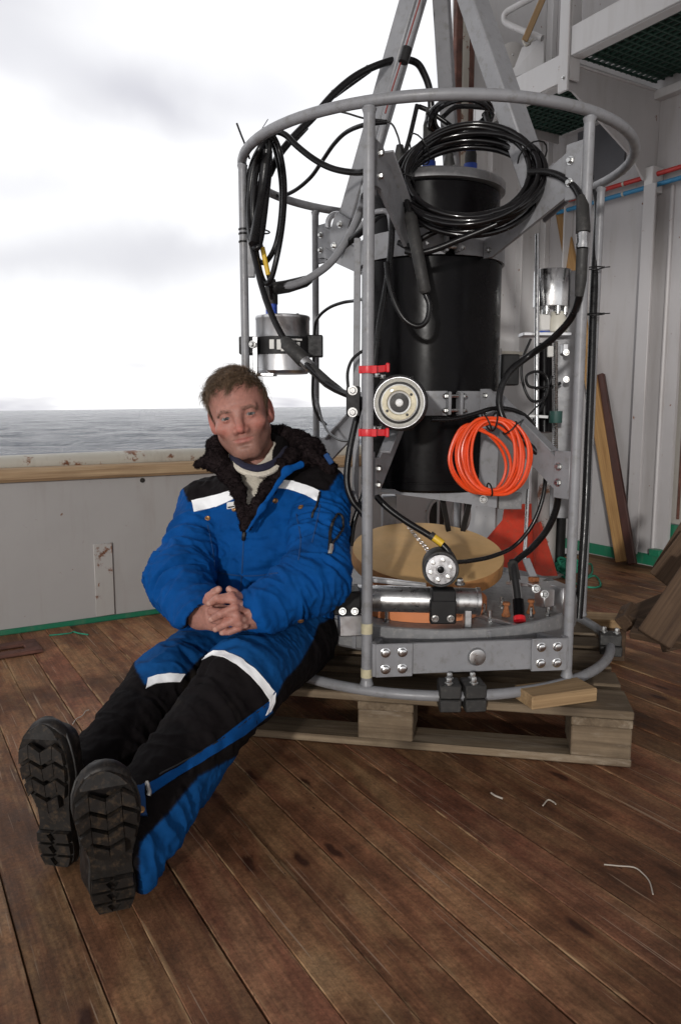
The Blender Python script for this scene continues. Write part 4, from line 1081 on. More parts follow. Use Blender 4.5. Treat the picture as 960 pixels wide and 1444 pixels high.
# camera head above the steel tube, front
hcx = at(621, 803, 1.93); hax = nrm((-.10, -.98, .06))
ch_ = empty('underwater_camera', hcx, 'black round camera head with steel face clamped above the steel tube', 'camera')
mb = MB(); mb.lathe(hcx, hax, [(.040, -.11), (.046, -.10), (.046, -.004), (.044, 0)], 40); mb.build('housing', M['rubber'], ch_)
mb = MB(); mb.lathe(hcx, hax, [(.040, .0005), (.040, .003), (.037, .006), (.012, .0065), (.011, .004), (.0005, .004)], 40); fc = mb.build('face_plate', M['gun_metal'], ch_)
hx = nrm(np.cross(Z, hax)); hz = np.cross(hax, hx)
for t in np.linspace(0, 2*math.pi, 7)[:-1]:
    b = MB(); b.lathe(hcx+hax*.0062+(hx*math.cos(t+.3)+hz*math.sin(t+.3))*.0255, hax, [(.0055, 0), (.0055, .003), (.003, .0035), (.003, .002)], 12); b.build('screw', M['bolt'], fc)
b = MB(); b.lathe(hcx+hax*.0045, hax, [(.009, 0), (.009, .004), (.006, .005)], 16); b.build('lens', M['black_plastic'], fc)
zt_ = at(640, 848, 1.97)
mb = MB(); mb.frame(at(624, 838, 1.945), (1, 0, 0), (0, 1, 0), Z, .060, .05, .030, .003); mb.frame(at(624, 862, 1.935), (1, 0, 0), (0, 1, 0), Z, .066, .024, .062, .004); cb_ = mb.build('clamp_block', M['black_matte'], ch_)
for px in (613, 635):
    b = MB(); b.bolt(at(px, 872, 1.92), (0, -1, 0), .008, .008); b.build('bolt', M['bolt'], cb_)
b = MB(); b.bolt(at(648, 824, 1.93), (0, -.2, 1), .011, .014); b.build('clamp_bolt', M['bolt'], cb_)
# steel tube
ta_, tb_ = at(470, 842, 2.02), at(676, 848, 2.02)
tv = nrm(tb_-ta_)
stb = empty('steel_tube', ta_, 'horizontal polished steel tube lying across the front of the base pan', 'tube')
mb = MB(); L_ = np.linalg.norm(tb_-ta_); mb.lathe(ta_, tv, [(.033, 0), (.0345, .003), (.0345, L_-.012), (.037, L_-.011), (.037, L_-.001), (.033, L_)], 32); mb.build('body', M['brushed'], stb)
mb = MB(); mb.bar(at(525, 817, 2.06), at(600, 826, 2.06), .02, .012, Z, .001); mb.build('top_rail', M['alu'], stb)
mb = MB(); mb.frame(at(488, 845, 1.99), (1, .05, 0), (-.05, 1, 0), Z, .070, .09, .062, .004); kb = mb.build('end_clamp', M['black_matte'], stb)
for px in (483, 500):
    b = MB(); b.bolt(at(px, 862, 1.93), (0, -1, .2), .008, .008); b.build('bolt', M['bolt'], kb)
mb = MB(); mb.frame(at(494, 879, 1.96), (1, .1, 0), (-.1, 1, 0), Z, .062, .05, .055, .003); mb.build('foot_block', M['alu'], stb)
mb = MB(); p = ground(659, 888, PZ1); mb.frame(p+Z*.042+np.array((0, .01, 0)), (1, 0, 0), (0, 1, 0), Z, .019, .03, .084, .002); mb.build('foot_bar', M['alu'], stb)
# ------------------------------------------------------------------ cables and coils
def cable(label, pts, r, m='cable', cat='cable', name='cable', n=8, extra=None):
    """pts: (px, py, depth); depth may be left out after the first and is then carried on"""
    P = []; c = None
    for p in pts:
        if len(p) > 2: c = p[2]
        P.append((p[0], p[1], c))
    # interpolate depth between given values
    idx = [i for i, p in enumerate(pts) if len(p) > 2]
    dz = np.interp(range(len(pts)), idx, [pts[i][2] for i in idx])
    W_ = [at(p[0], p[1], d) for p, d in zip(pts, dz)]
    t = empty(name, W_[0], label, cat)
    mb = MB(); mb.tube(spline(W_, n), r, 10); mb.build('sheath', M[m], t)
    for e in extra or []:
        nm, em, ep = e
        mb = MB(); q = [at(*x[:3]) for x in ep]; rr_ = [x[3] for x in ep]
        mb.tube(q, rr_, 14); mb.build(nm, M[em], t)
    return t
def tie(px, py, c, r, ax, tail=None, name='cable_tie', parent=None):
    p = at(px, py, c); a = nrm(ax); h = nrm(np.cross(a, (0.3, .8, .2))); k = np.cross(a, h)
    mb = MB(); mb.tube([p+(h*math.cos(t)+k*math.sin(t))*r for t in np.linspace(0, 2*math.pi, 17)[:-1]], .0022, 5, True)
    mb.frame(p+h*r, a, h, k, .006, .005, .006)
    if tail: mb.tube(spline([p+h*r, at(*tail)], 3), .0014, 4)
    return mb

cable('thick black cable arching over the top ring behind the left leg', [(608, 165, 2.36), (606, 130), (598, 105), (586, 88), (562, 84), (532, 92), (500, 108), (470, 133), (441, 166), (415, 192), (394, 218), (380, 246, 2.18)], .0105,
      extra=[('tape_wrap', 'rubber', [(430, 178, 2.235, .013), (410, 199, 2.22, .0135)]), ('tape_wrap', 'black_matte', [(520, 97, 2.305, .0122), (470, 133, 2.275, .0122)])])
cable('black cable sagging from the left hanging coil to the front post', [(378, 196, 2.16), (386, 186), (402, 190), (420, 207), (445, 226), (470, 238), (498, 243), (520, 241, 1.97), (548, 232, 2.02)], .0085)
cable('thin black cable rising in an S from the rear top ring to the front post', [(372, 271, 2.55), (394, 276), (415, 269), (438, 250), (455, 226), (471, 203), (489, 186), (514, 176, 2.05), (545, 172)], .0062)
cable('very thin black wire between the top ring and the front post', [(472, 156, 2.05), (490, 160), (514, 167), (548, 172), (560, 190), (566, 215)], .0026, cat='wire', name='wire')
cable('loose black cable tie end sticking up at the left of the top ring', [(334, 174, 2.12), (340, 190), (346, 205), (352, 224)], .0028, cat='wire', name='wire')

# hanging coil at the left post
hc = empty('hanging_coil', at(378, 195, 2.13), 'long loops of black cable hanging from the left side of the top ring', 'cable coil')
def hang(pts, c, r, name='loop', closed=True, m='cable'):
    mb = MB(); mb.tube(spline([at(x, y, c+.02*math.sin(i*1.3)) for i, (x, y) in enumerate(pts)], 8, closed), r, 10, closed); return mb.build(name, M[m], hc)
hang([(384, 192), (395, 216), (401, 260), (399, 310), (391, 360), (380, 398), (369, 390), (360, 345), (357, 292), (362, 240), (373, 205)], 2.12, .0078)
hang([(381, 194), (391, 222), (397, 262), (396, 305), (389, 345), (376, 368), (364, 366), (356, 335), (354, 290), (360, 240), (370, 208)], 2.15, .0075)
hang([(377, 196), (380, 230), (376, 275), (369, 330), (362, 350), (354, 330), (352, 285), (357, 240), (367, 208)], 2.10, .0085)
hang([(372, 205), (374, 240), (368, 290), (362, 330), (357, 345), (352, 320), (350, 270), (357, 230)], 2.13, .0095)
hang([(377, 212), (371, 262), (364, 310), (358, 345)], 2.09, .0150, 'bundle', False)
hang([(369, 200), (375, 190), (381, 187), (387, 190)], 2.11, .0062, 'hook', False)
for px, py, ax, nm in ((374, 196, (0, 0, 1), 'tie'),):
    tie(px, py, 2.11, .026, (.3, 0, 1), (378, 168, 2.09)).build('tie', M['black_matte'], hc)
tie(366, 326, 2.11, .028, (.1, 0, 1)).build('tie', M['black_matte'], hc)
for py in (326, 332, 343):
    p = cp(POST['left'], RR, at(338, py, 2.17)[2]); mb = MB(); mb.lathe(p, Z, [(.0120, 0), (.0142, .001), (.0142, .005), (.0120, .006)], 16, False)
    mb.bar(p+np.array((.01, -.012, .003)), p+np.array((.055, -.03, .003)), .004, .003, Z)
    tag(mb.build('cable_tie', M['black_matte']), {326: 'topmost of three black cable ties round the left post', 332: 'middle one of three black cable ties round the left post', 343: 'lowest of three black cable ties round the left post'}[py], 'cable tie')

cable('black cable with yellow sleeve running down to the grey canister plug', [(362, 318, 2.12), (367, 340), (373, 365), (378, 388), (381, 405), (383, 422, 2.20)], .0052,
      extra=[('yellow_sleeve', 'yellow', [(370, 349, 2.12, .0068), (378.5, 388, 2.125, .0068)])])
cable('black cable with a steel connector crossing the grey canister to the lamp clamp', [(352, 330, 2.12), (359, 362), (368, 400), (380, 436), (396, 470), (411, 491, 2.06), (436, 517, 2.0), (458, 538), (478, 551), (494, 558, 1.88)], .0088,
      extra=[('connector_boot', 'rubber', [(400, 478, 2.07, .010), (405, 485, 2.06, .0185), (428, 508, 2.03, .0205), (432, 511, 2.03, .016)]),
             ('steel_nut', 'brushed', [(429, 509, 2.02, .0155), (438, 518, 2.01, .0155), (438.5, 518.5, 2.01, .0125), (444, 523, 2.0, .0125)]),
             ('strain_relief', 'rubber', [(440, 520, 2.0, .0135), (462, 540, 1.96, .0135), (474, 548, 1.94, .0115), (482, 553, 1.93, .009)]),
             ('copper_band', 'copper', [(373.5, 418, 2.11, .0092), (380, 436, 2.10, .0092)])])
cable('grey sheathed cable bundle with a red stripe following the left leg down to the canister', [(600, -20, 2.14), (588, 20), (572, 72), (556, 122), (545, 160), (533, 205, 2.3), (516, 262), (507, 298), (492, 332), (468, 368), (440, 390), (415, 401), (388, 406, 2.20)], .0115, 'grey_paint',
      extra=[('tape_boot', 'rubber', [(436, 394, 2.25, .013), (430, 397, 2.24, .0165), (405, 404, 2.22, .0185), (386, 407, 2.2, .0185), (380, 405, 2.2, .012)]),
             ('tape_wrap', 'black_matte', [(574, 68, 2.12, .0135), (568, 88, 2.12, .0135)]), ('tape_wrap', 'black_matte', [(490, 336, 2.28, .0128), (480, 352, 2.28, .0128)]),
             ('red_stripe', 'dull_red', [(598, -20, 2.126, .0021), (586, 20, 2.126, .0021), (570, 72, 2.125, .0021), (554, 122, 2.125, .0021), (543, 160, 2.13, .0021)]),
             ('red_stripe', 'dull_red', [(513, 262, 2.285, .0021), (504, 298, 2.283, .0021), (489, 331, 2.275, .0021), (465, 366, 2.262, .0021), (442, 385, 2.25, .0021)])])
cable('black cable bending round behind the front post towards the housing collar', [(478, 352, 2.30), (496, 338), (520, 318), (540, 303, 2.14), (552, 312), (550, 345), (546, 380)], .0105)
cable('second grey cable bend tucked behind the front post', [(500, 334, 2.26), (518, 308), (534, 298, 2.12), (548, 302), (552, 330)], .0075, 'grey_paint')
cable('thin black cable curving from the rear left post to the housing side', [(520, 420, 2.2), (500, 424, 2.4), (482, 427), (464, 434), (450, 446), (444, 462, 2.62), (442, 510), (441, 560), (447, 585), (460, 600)], .0052)
cable('thin black loop below the rear left post in front of the sea', [(447, 560, 2.58), (453, 588), (462, 608), (478, 620), (496, 621, 2.2), (508, 612)], .0040)
cable('small black cable loop left of the front post above the lamp clamp', [(520, 490, 2.0), (508, 497), (496, 508), (490, 526), (491, 550)], .0042)
cable('flat black cable hanging inside the front post in front of the housing', [(553, 300, 1.96), (551, 350), (545, 400), (536, 450), (529, 500), (526, 545)], .0085)
cable('black cable running down behind the front post from the lamp clamp', [(510, 560, 1.94), (500, 600), (492, 640), (489, 680), (497, 706), (510, 722), (520, 740)], .0088)
cable('second black cable crossing behind the foot of the front post', [(521, 640, 1.99), (514, 690), (506, 715), (498, 740), (494, 770)], .0075)
cable('fat black plug boot hanging below the big coil with its cable looping up again', [(563, 240, 1.99), (572, 276), (581, 315, 1.93), (590, 360), (598, 408), (605, 430), (601, 452), (588, 460), (570, 450), (556, 425), (548, 395), (545, 370, 1.95)], .0072,
      extra=[('plug_boot', 'rubber', [(577, 300, 1.945, .010), (579, 308, 1.94, .0165), (592, 375, 1.925, .0155), (599, 410, 1.925, .0145), (600, 414, 1.925, .009)])])
cable('black cable running from the coil with a steel connector down the right side', [(746, 243, 1.93), (770, 243), (790, 249), (808, 262), (819, 282, 1.80), (822, 300, 1.785), (821, 340), (819, 380), (817, 415, 1.80), (805, 448), (778, 478), (748, 500, 2.02), (720, 522), (706, 548), (704, 575), (716, 602), (742, 625), (768, 650), (784, 680, 2.0), (785, 712), (772, 745), (750, 772), (728, 790, 2.13), (722, 797)], .0090,
      extra=[('connector_boot', 'rubber', [(818, 278, 1.80, .0098), (821, 290, 1.79, .0145), (821.5, 322, 1.785, .0165), (821.5, 328, 1.785, .0165)]),
             ('steel_nut', 'steel', [(821.5, 329, 1.785, .0142), (821, 344, 1.785, .0142), (821, 344.5, 1.785, .0158), (820.5, 351, 1.785, .0158)]),
             ('heat_shrink', 'rubber', [(820.5, 352, 1.785, .0132), (818.5, 395, 1.79, .0132), (816, 418, 1.80, .0098)])])
up = cable('upright grey and black plug standing on the right of the base pan', [(722, 790, 2.12), (725, 810), (729, 840), (732, 872, 2.06)], .010, 'black_matte', 'plug', 'plug',
      extra=[('grey_boot', 'rubber', [(722, 793, 2.12, .0135), (724, 806, 2.11, .0145), (726, 818, 2.10, .0145)]), ('grey_sleeve', 'grey_plate', [(726, 818, 2.10, .0125), (730, 848, 2.08, .0125)]),
             ('black_socket', 'black_plastic', [(730, 846, 2.08, .0150), (732, 874, 2.055, .0150)]), ('red_ring', 'red_plastic', [(731.8, 870, 2.058, .0165), (732.2, 876, 2.052, .0165)])])
cable('black cable from the camera head looping past the foam disc up to the lower collar', [(640, 793, 1.97), (662, 791), (692, 785), (722, 772, 2.16), (745, 748), (760, 718), (768, 682, 2.14), (766, 645), (757, 612), (744, 590), (722, 578, 2.05), (695, 576), (668, 584), (640, 591), (608, 592, 1.99)], .0060)
cable('black cable with a yellow sleeve running down to the top of the camera head', [(519, 678, 1.98), (527, 695), (545, 715), (572, 735), (600, 752), (618, 764), (630, 775, 1.95), (634, 784)], .0085,
      extra=[('yellow_sleeve', 'yellow', [(611, 757.5, 1.945, .0095), (624, 767, 1.94, .0095)]), ('black_cuff', 'rubber', [(606, 754, 1.946, .0105), (611, 757.5, 1.945, .0105)])])
cable('long black hose running down along the right rear post', [(836, 258, 2.40), (841, 275), (843, 300), (840, 350), (836, 430), (833, 520), (829, 620), (825, 720), (820, 800), (815, 872)], .0125, cat='hose', name='hose')
cable('dark cable end lying under the top ring at the right', [(772, 270, 2.72), (790, 262), (806, 256), (822, 252), (836, 250)], .0085)
cable('black cable crossing below the big coil with a yellow tag', [(562, 342, 2.03), (575, 347), (592, 338), (615, 326), (640, 318, 1.97), (662, 312)], .0078,
      extra=[('yellow_tag', 'yellow', [(620, 323.5, 1.985, .0095), (634, 320, 1.975, .0095)])])
cable('black cable stretched across the upper collar under the big coil', [(572, 354, 1.96), (588, 357), (612, 352), (645, 339), (675, 327), (700, 316, 1.90)], .0082)
cable('thin black tubing looping round the guide rod below the steel cylinder', [(748, 478, 2.33), (737, 505), (735, 530), (742, 555), (752, 566), (768, 560), (772, 535), (758, 524), (742, 530), (746, 545), (770, 545), (778, 530)], .0042, cat='tube', name='tubing')
cable('black tubing hooked behind the green collar rod', [(790, 540, 2.40), (778, 546), (768, 552), (764, 575), (752, 592), (750, 625)], .0048, cat='tube', name='tubing')
for px, py, c, lab in ((838, 378, 2.36, 'black cable tie with long tail on the right rear post, the upper one'), (838, 443, 2.36, 'black cable tie with long tail on the right rear post, the lower one')):
    p = at(px, py, c); mb = MB(); mb.tube([p+np.array((math.cos(t)*.024, math.sin(t)*.024, 0)) for t in np.linspace(0, 2*math.pi, 17)[:-1]], .0022, 5, True)
    mb.tube([p+np.array((.02, -.01, 0)), p+np.array((.042, -.015, .001))], .0018, 5); mb.frame(p+np.array((.022, -.012, 0)), (1, 0, 0), (0, 1, 0), Z, .007, .006, .006)
    tag(mb.build('cable_tie', M['black_matte']), lab, 'cable tie')

# big glossy coil
bc = empty('cable_coil', at(660, 250, 2.03), 'big coil of glossy black cable hung in front of the top of the black cylinder', 'cable coil')
cc0 = at(659, 252, 1.975)
er = nrm(at(766, 258, 1.925)-at(552, 246, 2.02)); eu = nrm(at(664, 180, 2.035)-at(656, 325, 1.90)); en = nrm(np.cross(er, eu)); eu = np.cross(en, er)
HU = np.linalg.norm(at(664, 180, 2.035)-at(656, 325, 1.90))/2-.008
rng = np.random.RandomState(4)
for k in range(17):
    a = .186+rng.uniform(-.030, .004); b = HU+rng.uniform(-.034, .003); ph = rng.uniform(0, 6.28); of = rng.uniform(-.022, .022)
    ox, oy = rng.uniform(-.005, .005), rng.uniform(-.005, .004)
    w1, w2 = rng.uniform(0, 6.28), rng.uniform(0, 6.28)
    pts = []
    for t in np.linspace(0, 2*math.pi, 57)[:-1]:
        q = of+.009*math.sin(t+w1)+.003*math.sin(2*t+w2); s_ = 1+.010*math.sin(2*t+w1)+.005*math.sin(3*t+w2)
        bulge = 1+.0*max(0, -math.sin(t))
        pts.append(cc0+er*((a*s_)*math.cos(t)+ox)+eu*(b*s_*bulge*math.sin(t)+oy)+en*q)
    mb = MB(); mb.tube(pts, .0076, 10, True); mb.build('turn', M['cable_gloss'], bc)
for t in (2.55, .55, 3.4):
    p = cc0+er*.176*math.cos(t)+eu*HU*math.sin(t); tg = nrm(-er*math.sin(t)*.183+eu*HU*math.cos(t))
    h = nrm(np.cross(tg, en)); mb = MB(); mb.tube([p+(h*math.cos(s)*.040+en*math.sin(s)*.045) for s in np.linspace(0, 2*math.pi, 17)[:-1]], .0022, 5, True); mb.build('tie', M['black_matte'], bc)
# small coil on the lid
s2 = empty('small_coil', at(645, 163, 2.24), 'small coil of black cable above the big coil, under the top ring', 'cable coil')
q0 = at(648, 163, 2.28)
for k in range(5):
    a = .088+rng.uniform(-.010, .008); b = .085+rng.uniform(-.012, .01); of = rng.uniform(-.012, .012); w1 = rng.uniform(0, 6.28)
    mb = MB(); mb.tube([q0+np.array((a*math.cos(t)+.004*math.sin(2*t+w1), b*math.sin(t), of+.008*math.sin(t+w1)-.10*math.sin(t)*.25)) for t in np.linspace(0, 2*math.pi, 45)[:-1]], .0068, 8, True); mb.build('turn', M['cable_gloss'], s2)
mb = MB(); mb.tube(spline([at(684, 160, 2.2), at(688, 175, 2.16), at(692, 198, 2.12)], 6), .008, 8); mb.build('tail', M['cable'], s2)
tie(688, 162, 2.2, .016, (.2, .3, 1), (694, 160, 2.18)).build('tie', M['black_matte'], s2)
for pts, lab in (([(590, 150, 2.36), (604, 156), (622, 168), (636, 178)], 'short black cable joining the small coil from the left'), ([(588, 148, 2.3), (583, 170), (577, 195), (571, 215)], 'short black cable dropping from the top ring into the big coil'), ([(624, 165, 2.3), (640, 152), (660, 150), (684, 152)], 'short black cable arching over the small coil')):
    cable(lab, pts, .0072)
mb = MB(); mb.lathe(at(605, 182, 2.34), Z, [(.019, -.05), (.019, .01), (.014, .03), (.010, .06)], 16); tag(mb.build('cable_gland', M['rubber']), 'black rubber cable gland standing on the lid at the left', 'gland')

# orange coil
oc = empty('orange_coil', at(692, 600, 2.0), 'bright orange coil of thin hose tied to the right of the black cylinder', 'cable coil')
rng = np.random.RandomState(9)
loops = [((693, 640), 40, 52, 0), ((694, 643), 36, 50, .0), ((692, 642), 45, 56, .0), ((690, 645), 48, 52, .1), ((695, 641), 32, 47, 0), ((698, 645), 48, 55, -.05), ((684, 648), 48, 48, .3), ((677, 654), 42, 42, .55), ((673, 652), 38, 45, .35), ((697, 648), 51, 50, -.3), ((694, 640), 42, 51, .05), ((696, 643), 39, 53, -.05), ((691, 641), 37, 49, .05), ((699, 646), 50, 52, -.1)]
for (x, y), a, b, tl in loops:
    pts = []; w1 = rng.uniform(0, 6.28); dz_ = rng.uniform(-.016, .016)
    for t in np.linspace(0, 2*math.pi, 49)[:-1]:
        u_, v_ = a*math.cos(t), b*math.sin(t)
        X_ = x+u_*math.cos(tl)-v_*math.sin(tl)+1.2*math.sin(3*t+w1); Y_ = y-u_*math.sin(tl)-v_*math.cos(tl)+1.0*math.sin(2*t+w1)
        # the turns are gathered at the top tie and at the bottom tie
        g = max(0, math.sin(t))**6*.6+max(0, -math.sin(t))**8*.5
        tx, ty = (693, 592) if math.sin(t) > 0 else (694, 694)
        Y_ = Y_*(1-g)+(ty+rng.uniform(-1, 1))*g
        pts.append(at(X_, Y_, 1.975+dz_+.012*math.sin(t+w1)))
    mb = MB(); mb.tube(pts, .0041, 8, True); mb.build('turn', M['orange_cable'], oc)
for (x0, y0), (x1, y1) in (((683, 583), (694, 607)), ((702, 583), (697, 607)), ((714, 612), (730, 596)), ((692, 684), (694, 700))):
    a, b = at(x0, y0, 1.95), at(x1, y1, 1.95); cy = (a+b)/2+np.array((0, .028, 0)); h = (b-a)/2
    mb = MB(); mb.tube([cy+h*math.cos(t)*1.1+np.array((0, -.034*math.sin(t), 0)) for t in np.linspace(0, 2*math.pi, 17)[:-1]], .0022, 5, True); mb.build('tie', M['black_matte'], oc)
cable('black tie cord holding the orange coil to the right lower strut', [(730, 597, 1.96), (740, 590), (752, 578), (768, 562, 2.3)], .0022, cat='cord', name='cord')
# ------------------------------------------------------------------ signed-distance modelling for the person
f32 = np.float32
def A3(v): return np.asarray(v, f32)
def s_cone(p, a, b, ra, rb):
    a, b = A3(a), A3(b); d = b-a
    t = np.clip((p-a)@d/np.dot(d, d), 0, 1)
    return np.linalg.norm(p-a-t[:, None]*d, axis=1)-(ra+t*(rb-ra)).astype(f32)
def s_cone_e(p, a, b, ra, rb, ax, k):
    """round cone squashed by factor k along axis ax"""
    a, b, ax = A3(a), A3(b), A3(nrm(ax)); d = b-a
    t = np.clip((p-a)@d/np.dot(d, d), 0, 1)
    q = p-a-t[:, None]*d
    q = q+np.outer(q@ax*(1/k-1), ax).astype(f32)
    return (np.linalg.norm(q, axis=1)-(ra+t*(rb-ra)).astype(f32))*min(1, k)
def s_ell(p, c, r, R=None):
    q = p-A3(c)
    if R is not None: q = q@A3(R).T           # rows of R are the ellipsoid's axes
    r = A3(r); k0 = np.linalg.norm(q/r, axis=1); k1 = np.linalg.norm(q/(r*r), axis=1)
    return k0*(k0-1)/np.maximum(k1, 1e-6)
def s_box(p, c, h, R, rnd):
    q = np.abs((p-A3(c))@A3(R).T)-(A3(h)-rnd)
    return np.linalg.norm(np.maximum(q, 0), axis=1)+np.minimum(q.max(1), 0)-rnd
def smin(a, b, k):
    h = np.clip(.5+.5*(b-a)/k, 0, 1); return b+(a-b)*h-k*h*(1-h)
def smax(a, b, k): return -smin(-a, -b, k)

def mesh_sdf(f, lo, hi, h, B=8, lip=1.25):
    lo, hi = np.asarray(lo, float), np.asarray(hi, float)
    n = np.ceil((hi-lo)/(h*B)).astype(int)
    I = np.stack(np.meshgrid(*[np.arange(k) for k in n], indexing='ij'), -1).reshape(-1, 3)
    d = f((lo+(I+.5)*B*h).astype(f32))
    act = I[np.abs(d) < B*h*.87*lip+h]
    G = np.stack(np.meshgrid(*[np.arange(B+1)]*3, indexing='ij'), -1).reshape(-1, 3)
    NY, NZ = int(n[1]*B+3), int(n[2]*B+3)
    key = lambda c: ((c[:, 0]+1)*NY+(c[:, 1]+1))*NZ+(c[:, 2]+1)
    keys, pos, quads = [], [], []
    edges = [((x, y, z), a) for a in range(3) for x in (0, 1) for y in (0, 1) for z in (0, 1) if (x, y, z)[a] == 0]
    for s in range(0, len(act), 500):
        ab = act[s:s+500]; g = ab[:, None, :]*B+G[None]
        v = f((lo+g.reshape(-1, 3)*h).astype(f32)).reshape(-1, B+1, B+1, B+1)
        ins = v < 0
        cnt = sum(ins[:, x:x+B, y:y+B, z:z+B].astype(np.int8) for x in (0, 1) for y in (0, 1) for z in (0, 1))
        b, i, j, k = np.nonzero((cnt > 0) & (cnt < 8))
        acc = np.zeros((len(b), 3)); num = np.zeros(len(b))
        for (x, y, z), a in edges:
            e = [x, y, z]; e2 = list(e); e2[a] = 1
            va = v[b, i+x, j+y, k+z]; vb = v[b, i+e2[0], j+e2[1], k+e2[2]]
            c = (va < 0) != (vb < 0); t = np.where(c, va/np.where(c, va-vb, 1), 0)
            pt = np.zeros((len(b), 3)); pt[:] = e; pt[:, a] += t
            acc += pt*c[:, None]; num += c
        cell = ab[b]*B+np.stack((i, j, k), 1)
        keys.append(key(cell)); pos.append(lo+h*(cell+acc/num[:, None]))
        for a in range(3):
            sl0 = [slice(None)]+[slice(0, B)]*3; sl1 = list(sl0); sl1[a+1] = slice(1, B+1)
            s0_, s1_ = ins[tuple(sl0)], ins[tuple(sl1)]
            b, i, j, k = np.nonzero(s0_ != s1_)
            if not len(b): continue
            flip = ~s0_[b, i, j, k]
            c = ab[b]*B+np.stack((i, j, k), 1)
            u_, w_ = [(1, 2), (2, 0), (0, 1)][a]
            du = np.zeros(3, int); du[u_] = 1; dw = np.zeros(3, int); dw[w_] = 1
            q = np.stack((key(c-du-dw), key(c-dw), key(c), key(c-du)), 1)
            q[flip] = q[flip][:, ::-1]
            quads.append(q)
    keys = np.concatenate(keys); pos = np.concatenate(pos); quads = np.concatenate(quads)
    ks, ui = np.unique(keys, return_index=True); V = pos[ui]
    ix = np.searchsorted(ks, quads); ix = np.minimum(ix, len(ks)-1)
    ok = (ks[ix] == quads).all(1)
    return V, ix[ok]
def quad_mesh(name, V, Q, mats, parent=None, cols=None, mi=None):
    me = bpy.data.meshes.new(name)
    rt_ = parent
    while rt_ is not None and rt_.parent is not None: rt_ = rt_.parent
    org = ORG[rt_.name] if rt_ is not None else np.zeros(3)
    me.vertices.add(len(V)); me.vertices.foreach_set('co', (V-org).astype(f32).ravel())
    me.loops.add(Q.size); me.loops.foreach_set('vertex_index', Q.astype(np.int32).ravel())
    me.polygons.add(len(Q)); me.polygons.foreach_set('loop_start', np.arange(0, Q.size, 4, dtype=np.int32))
    me.polygons.foreach_set('use_smooth', np.ones(len(Q), bool))
    for m in (mats if isinstance(mats, (list, tuple)) else [mats]): me.materials.append(m)
    if mi is not None: me.polygons.foreach_set('material_index', mi.astype(np.int32))
    me.update(calc_edges=True); me.validate()
    if cols is not None:
        at_ = me.color_attributes.new('tone', 'FLOAT_COLOR', 'POINT')
        at_.data.foreach_set('color', np.concatenate((cols, np.ones((len(cols), 1))), 1).astype(f32).ravel())
    o = bpy.data.objects.new(name, me); COL.objects.link(o)
    if parent is not None: o.parent = parent
    return o
def vnormals(V, Q):
    n = np.cross(V[Q[:, 2]]-V[Q[:, 0]], V[Q[:, 3]]-V[Q[:, 1]])
    N = np.zeros_like(V)
    for k in range(4): np.add.at(N, Q[:, k], n)
    return N/(np.linalg.norm(N, axis=1)[:, None]+1e-12)
def relax(V, Q, it=1, lam=.5):
    for _ in range(it):
        S = np.zeros_like(V); C = np.zeros(len(V))
        for k in range(4):
            a, b = Q[:, k], Q[:, (k+1) % 4]
            np.add.at(S, a, V[b]); np.add.at(C, a, 1)
            np.add.at(S, b, V[a]); np.add.at(C, b, 1)
        V = V+lam*(S/np.maximum(C, 1)[:, None]-V)
    return V
def inpoly(px, py, poly):
    r = np.zeros(len(px), bool); n = len(poly)
    for i in range(n):
        (x0, y0), (x1, y1) = poly[i], poly[(i+1) % n]
        c = ((y0 > py) != (y1 > py)) & (px < (x1-x0)*(py-y0)/((y1-y0) if y1 != y0 else 1e-9)+x0)
        r ^= c
    return r
class Surf:
    """rays on to a finished mesh, so that tapes, buttons and seams lie on the cloth"""
    def __init__(s, V, Q): s.t = BVHTree.FromPolygons(V.tolist(), Q.tolist()); s.o = Vector((0, 0, CAM_H))
    def hit(s, px, py):
        d = Vector(at(px, py, 1))-s.o; d.normalize()
        r = s.t.ray_cast(s.o, d)
        return (np.array(r[0]), np.array(r[1])) if r[0] is not None else None
    def near(s, p):
        r = s.t.find_nearest(Vector(p)); return np.array(r[0]), np.array(r[1])
    def strip(s, top, bot, n=24, m=5, off=.003, th=.0015):
        """solid tape between two pixel polylines"""
        def samp(pl, k):
            pl = np.asarray(pl, float); L = np.r_[0, np.cumsum(np.linalg.norm(np.diff(pl, axis=0), axis=1))]
            q = np.linspace(0, L[-1], k); return np.stack((np.interp(q, L, pl[:, 0]), np.interp(q, L, pl[:, 1])), 1)
        T, Bt = samp(top, n), samp(bot, n); out, inn = [], []
        grid = {}
        last = None
        for i in range(n):
            for j in range(m):
                q = T[i]+(Bt[i]-T[i])*j/(m-1); hh = s.hit(*q)
                if hh is None:
                    hh = last if last is not None else None
                if hh is None: continue
                last = hh; grid[i, j] = hh
        vs, idx = [], {}
        for lay in (0, 1):
            for (i, j), (p, nn) in grid.items():
                idx[lay, i, j] = len(vs); vs.append(p+nn*(off-lay*th*2))
        fs = []
        for i in range(n-1):
            for j in range(m-1):
                q = [(i, j), (i+1, j), (i+1, j+1), (i, j+1)]
                if all(k in grid for k in q):
                    fs.append(tuple(idx[0, a, b] for a, b in q)); fs.append(tuple(idx[1, a, b] for a, b in q[::-1]))
        for i in range(n-1):
            for j in (0, m-1):
                if (i, j) in grid and (i+1, j) in grid: fs.append((idx[0, i, j], idx[0, i+1, j], idx[1, i+1, j], idx[1, i, j]))
        mb = MB(); mb.add(vs, fs); return mb
    def line(s, pts, r=.0015, n=6, off=.0, sides=6, flat=None):
        P = []
        for q in spline([(x, y, 0) for x, y in pts], n):
            h = s.hit(q[0], q[1])
            if h is not None: P.append(h[0]+h[1]*off)
        mb = MB()
        if len(P) > 2: mb.tube(P, r, sides)
        return mb

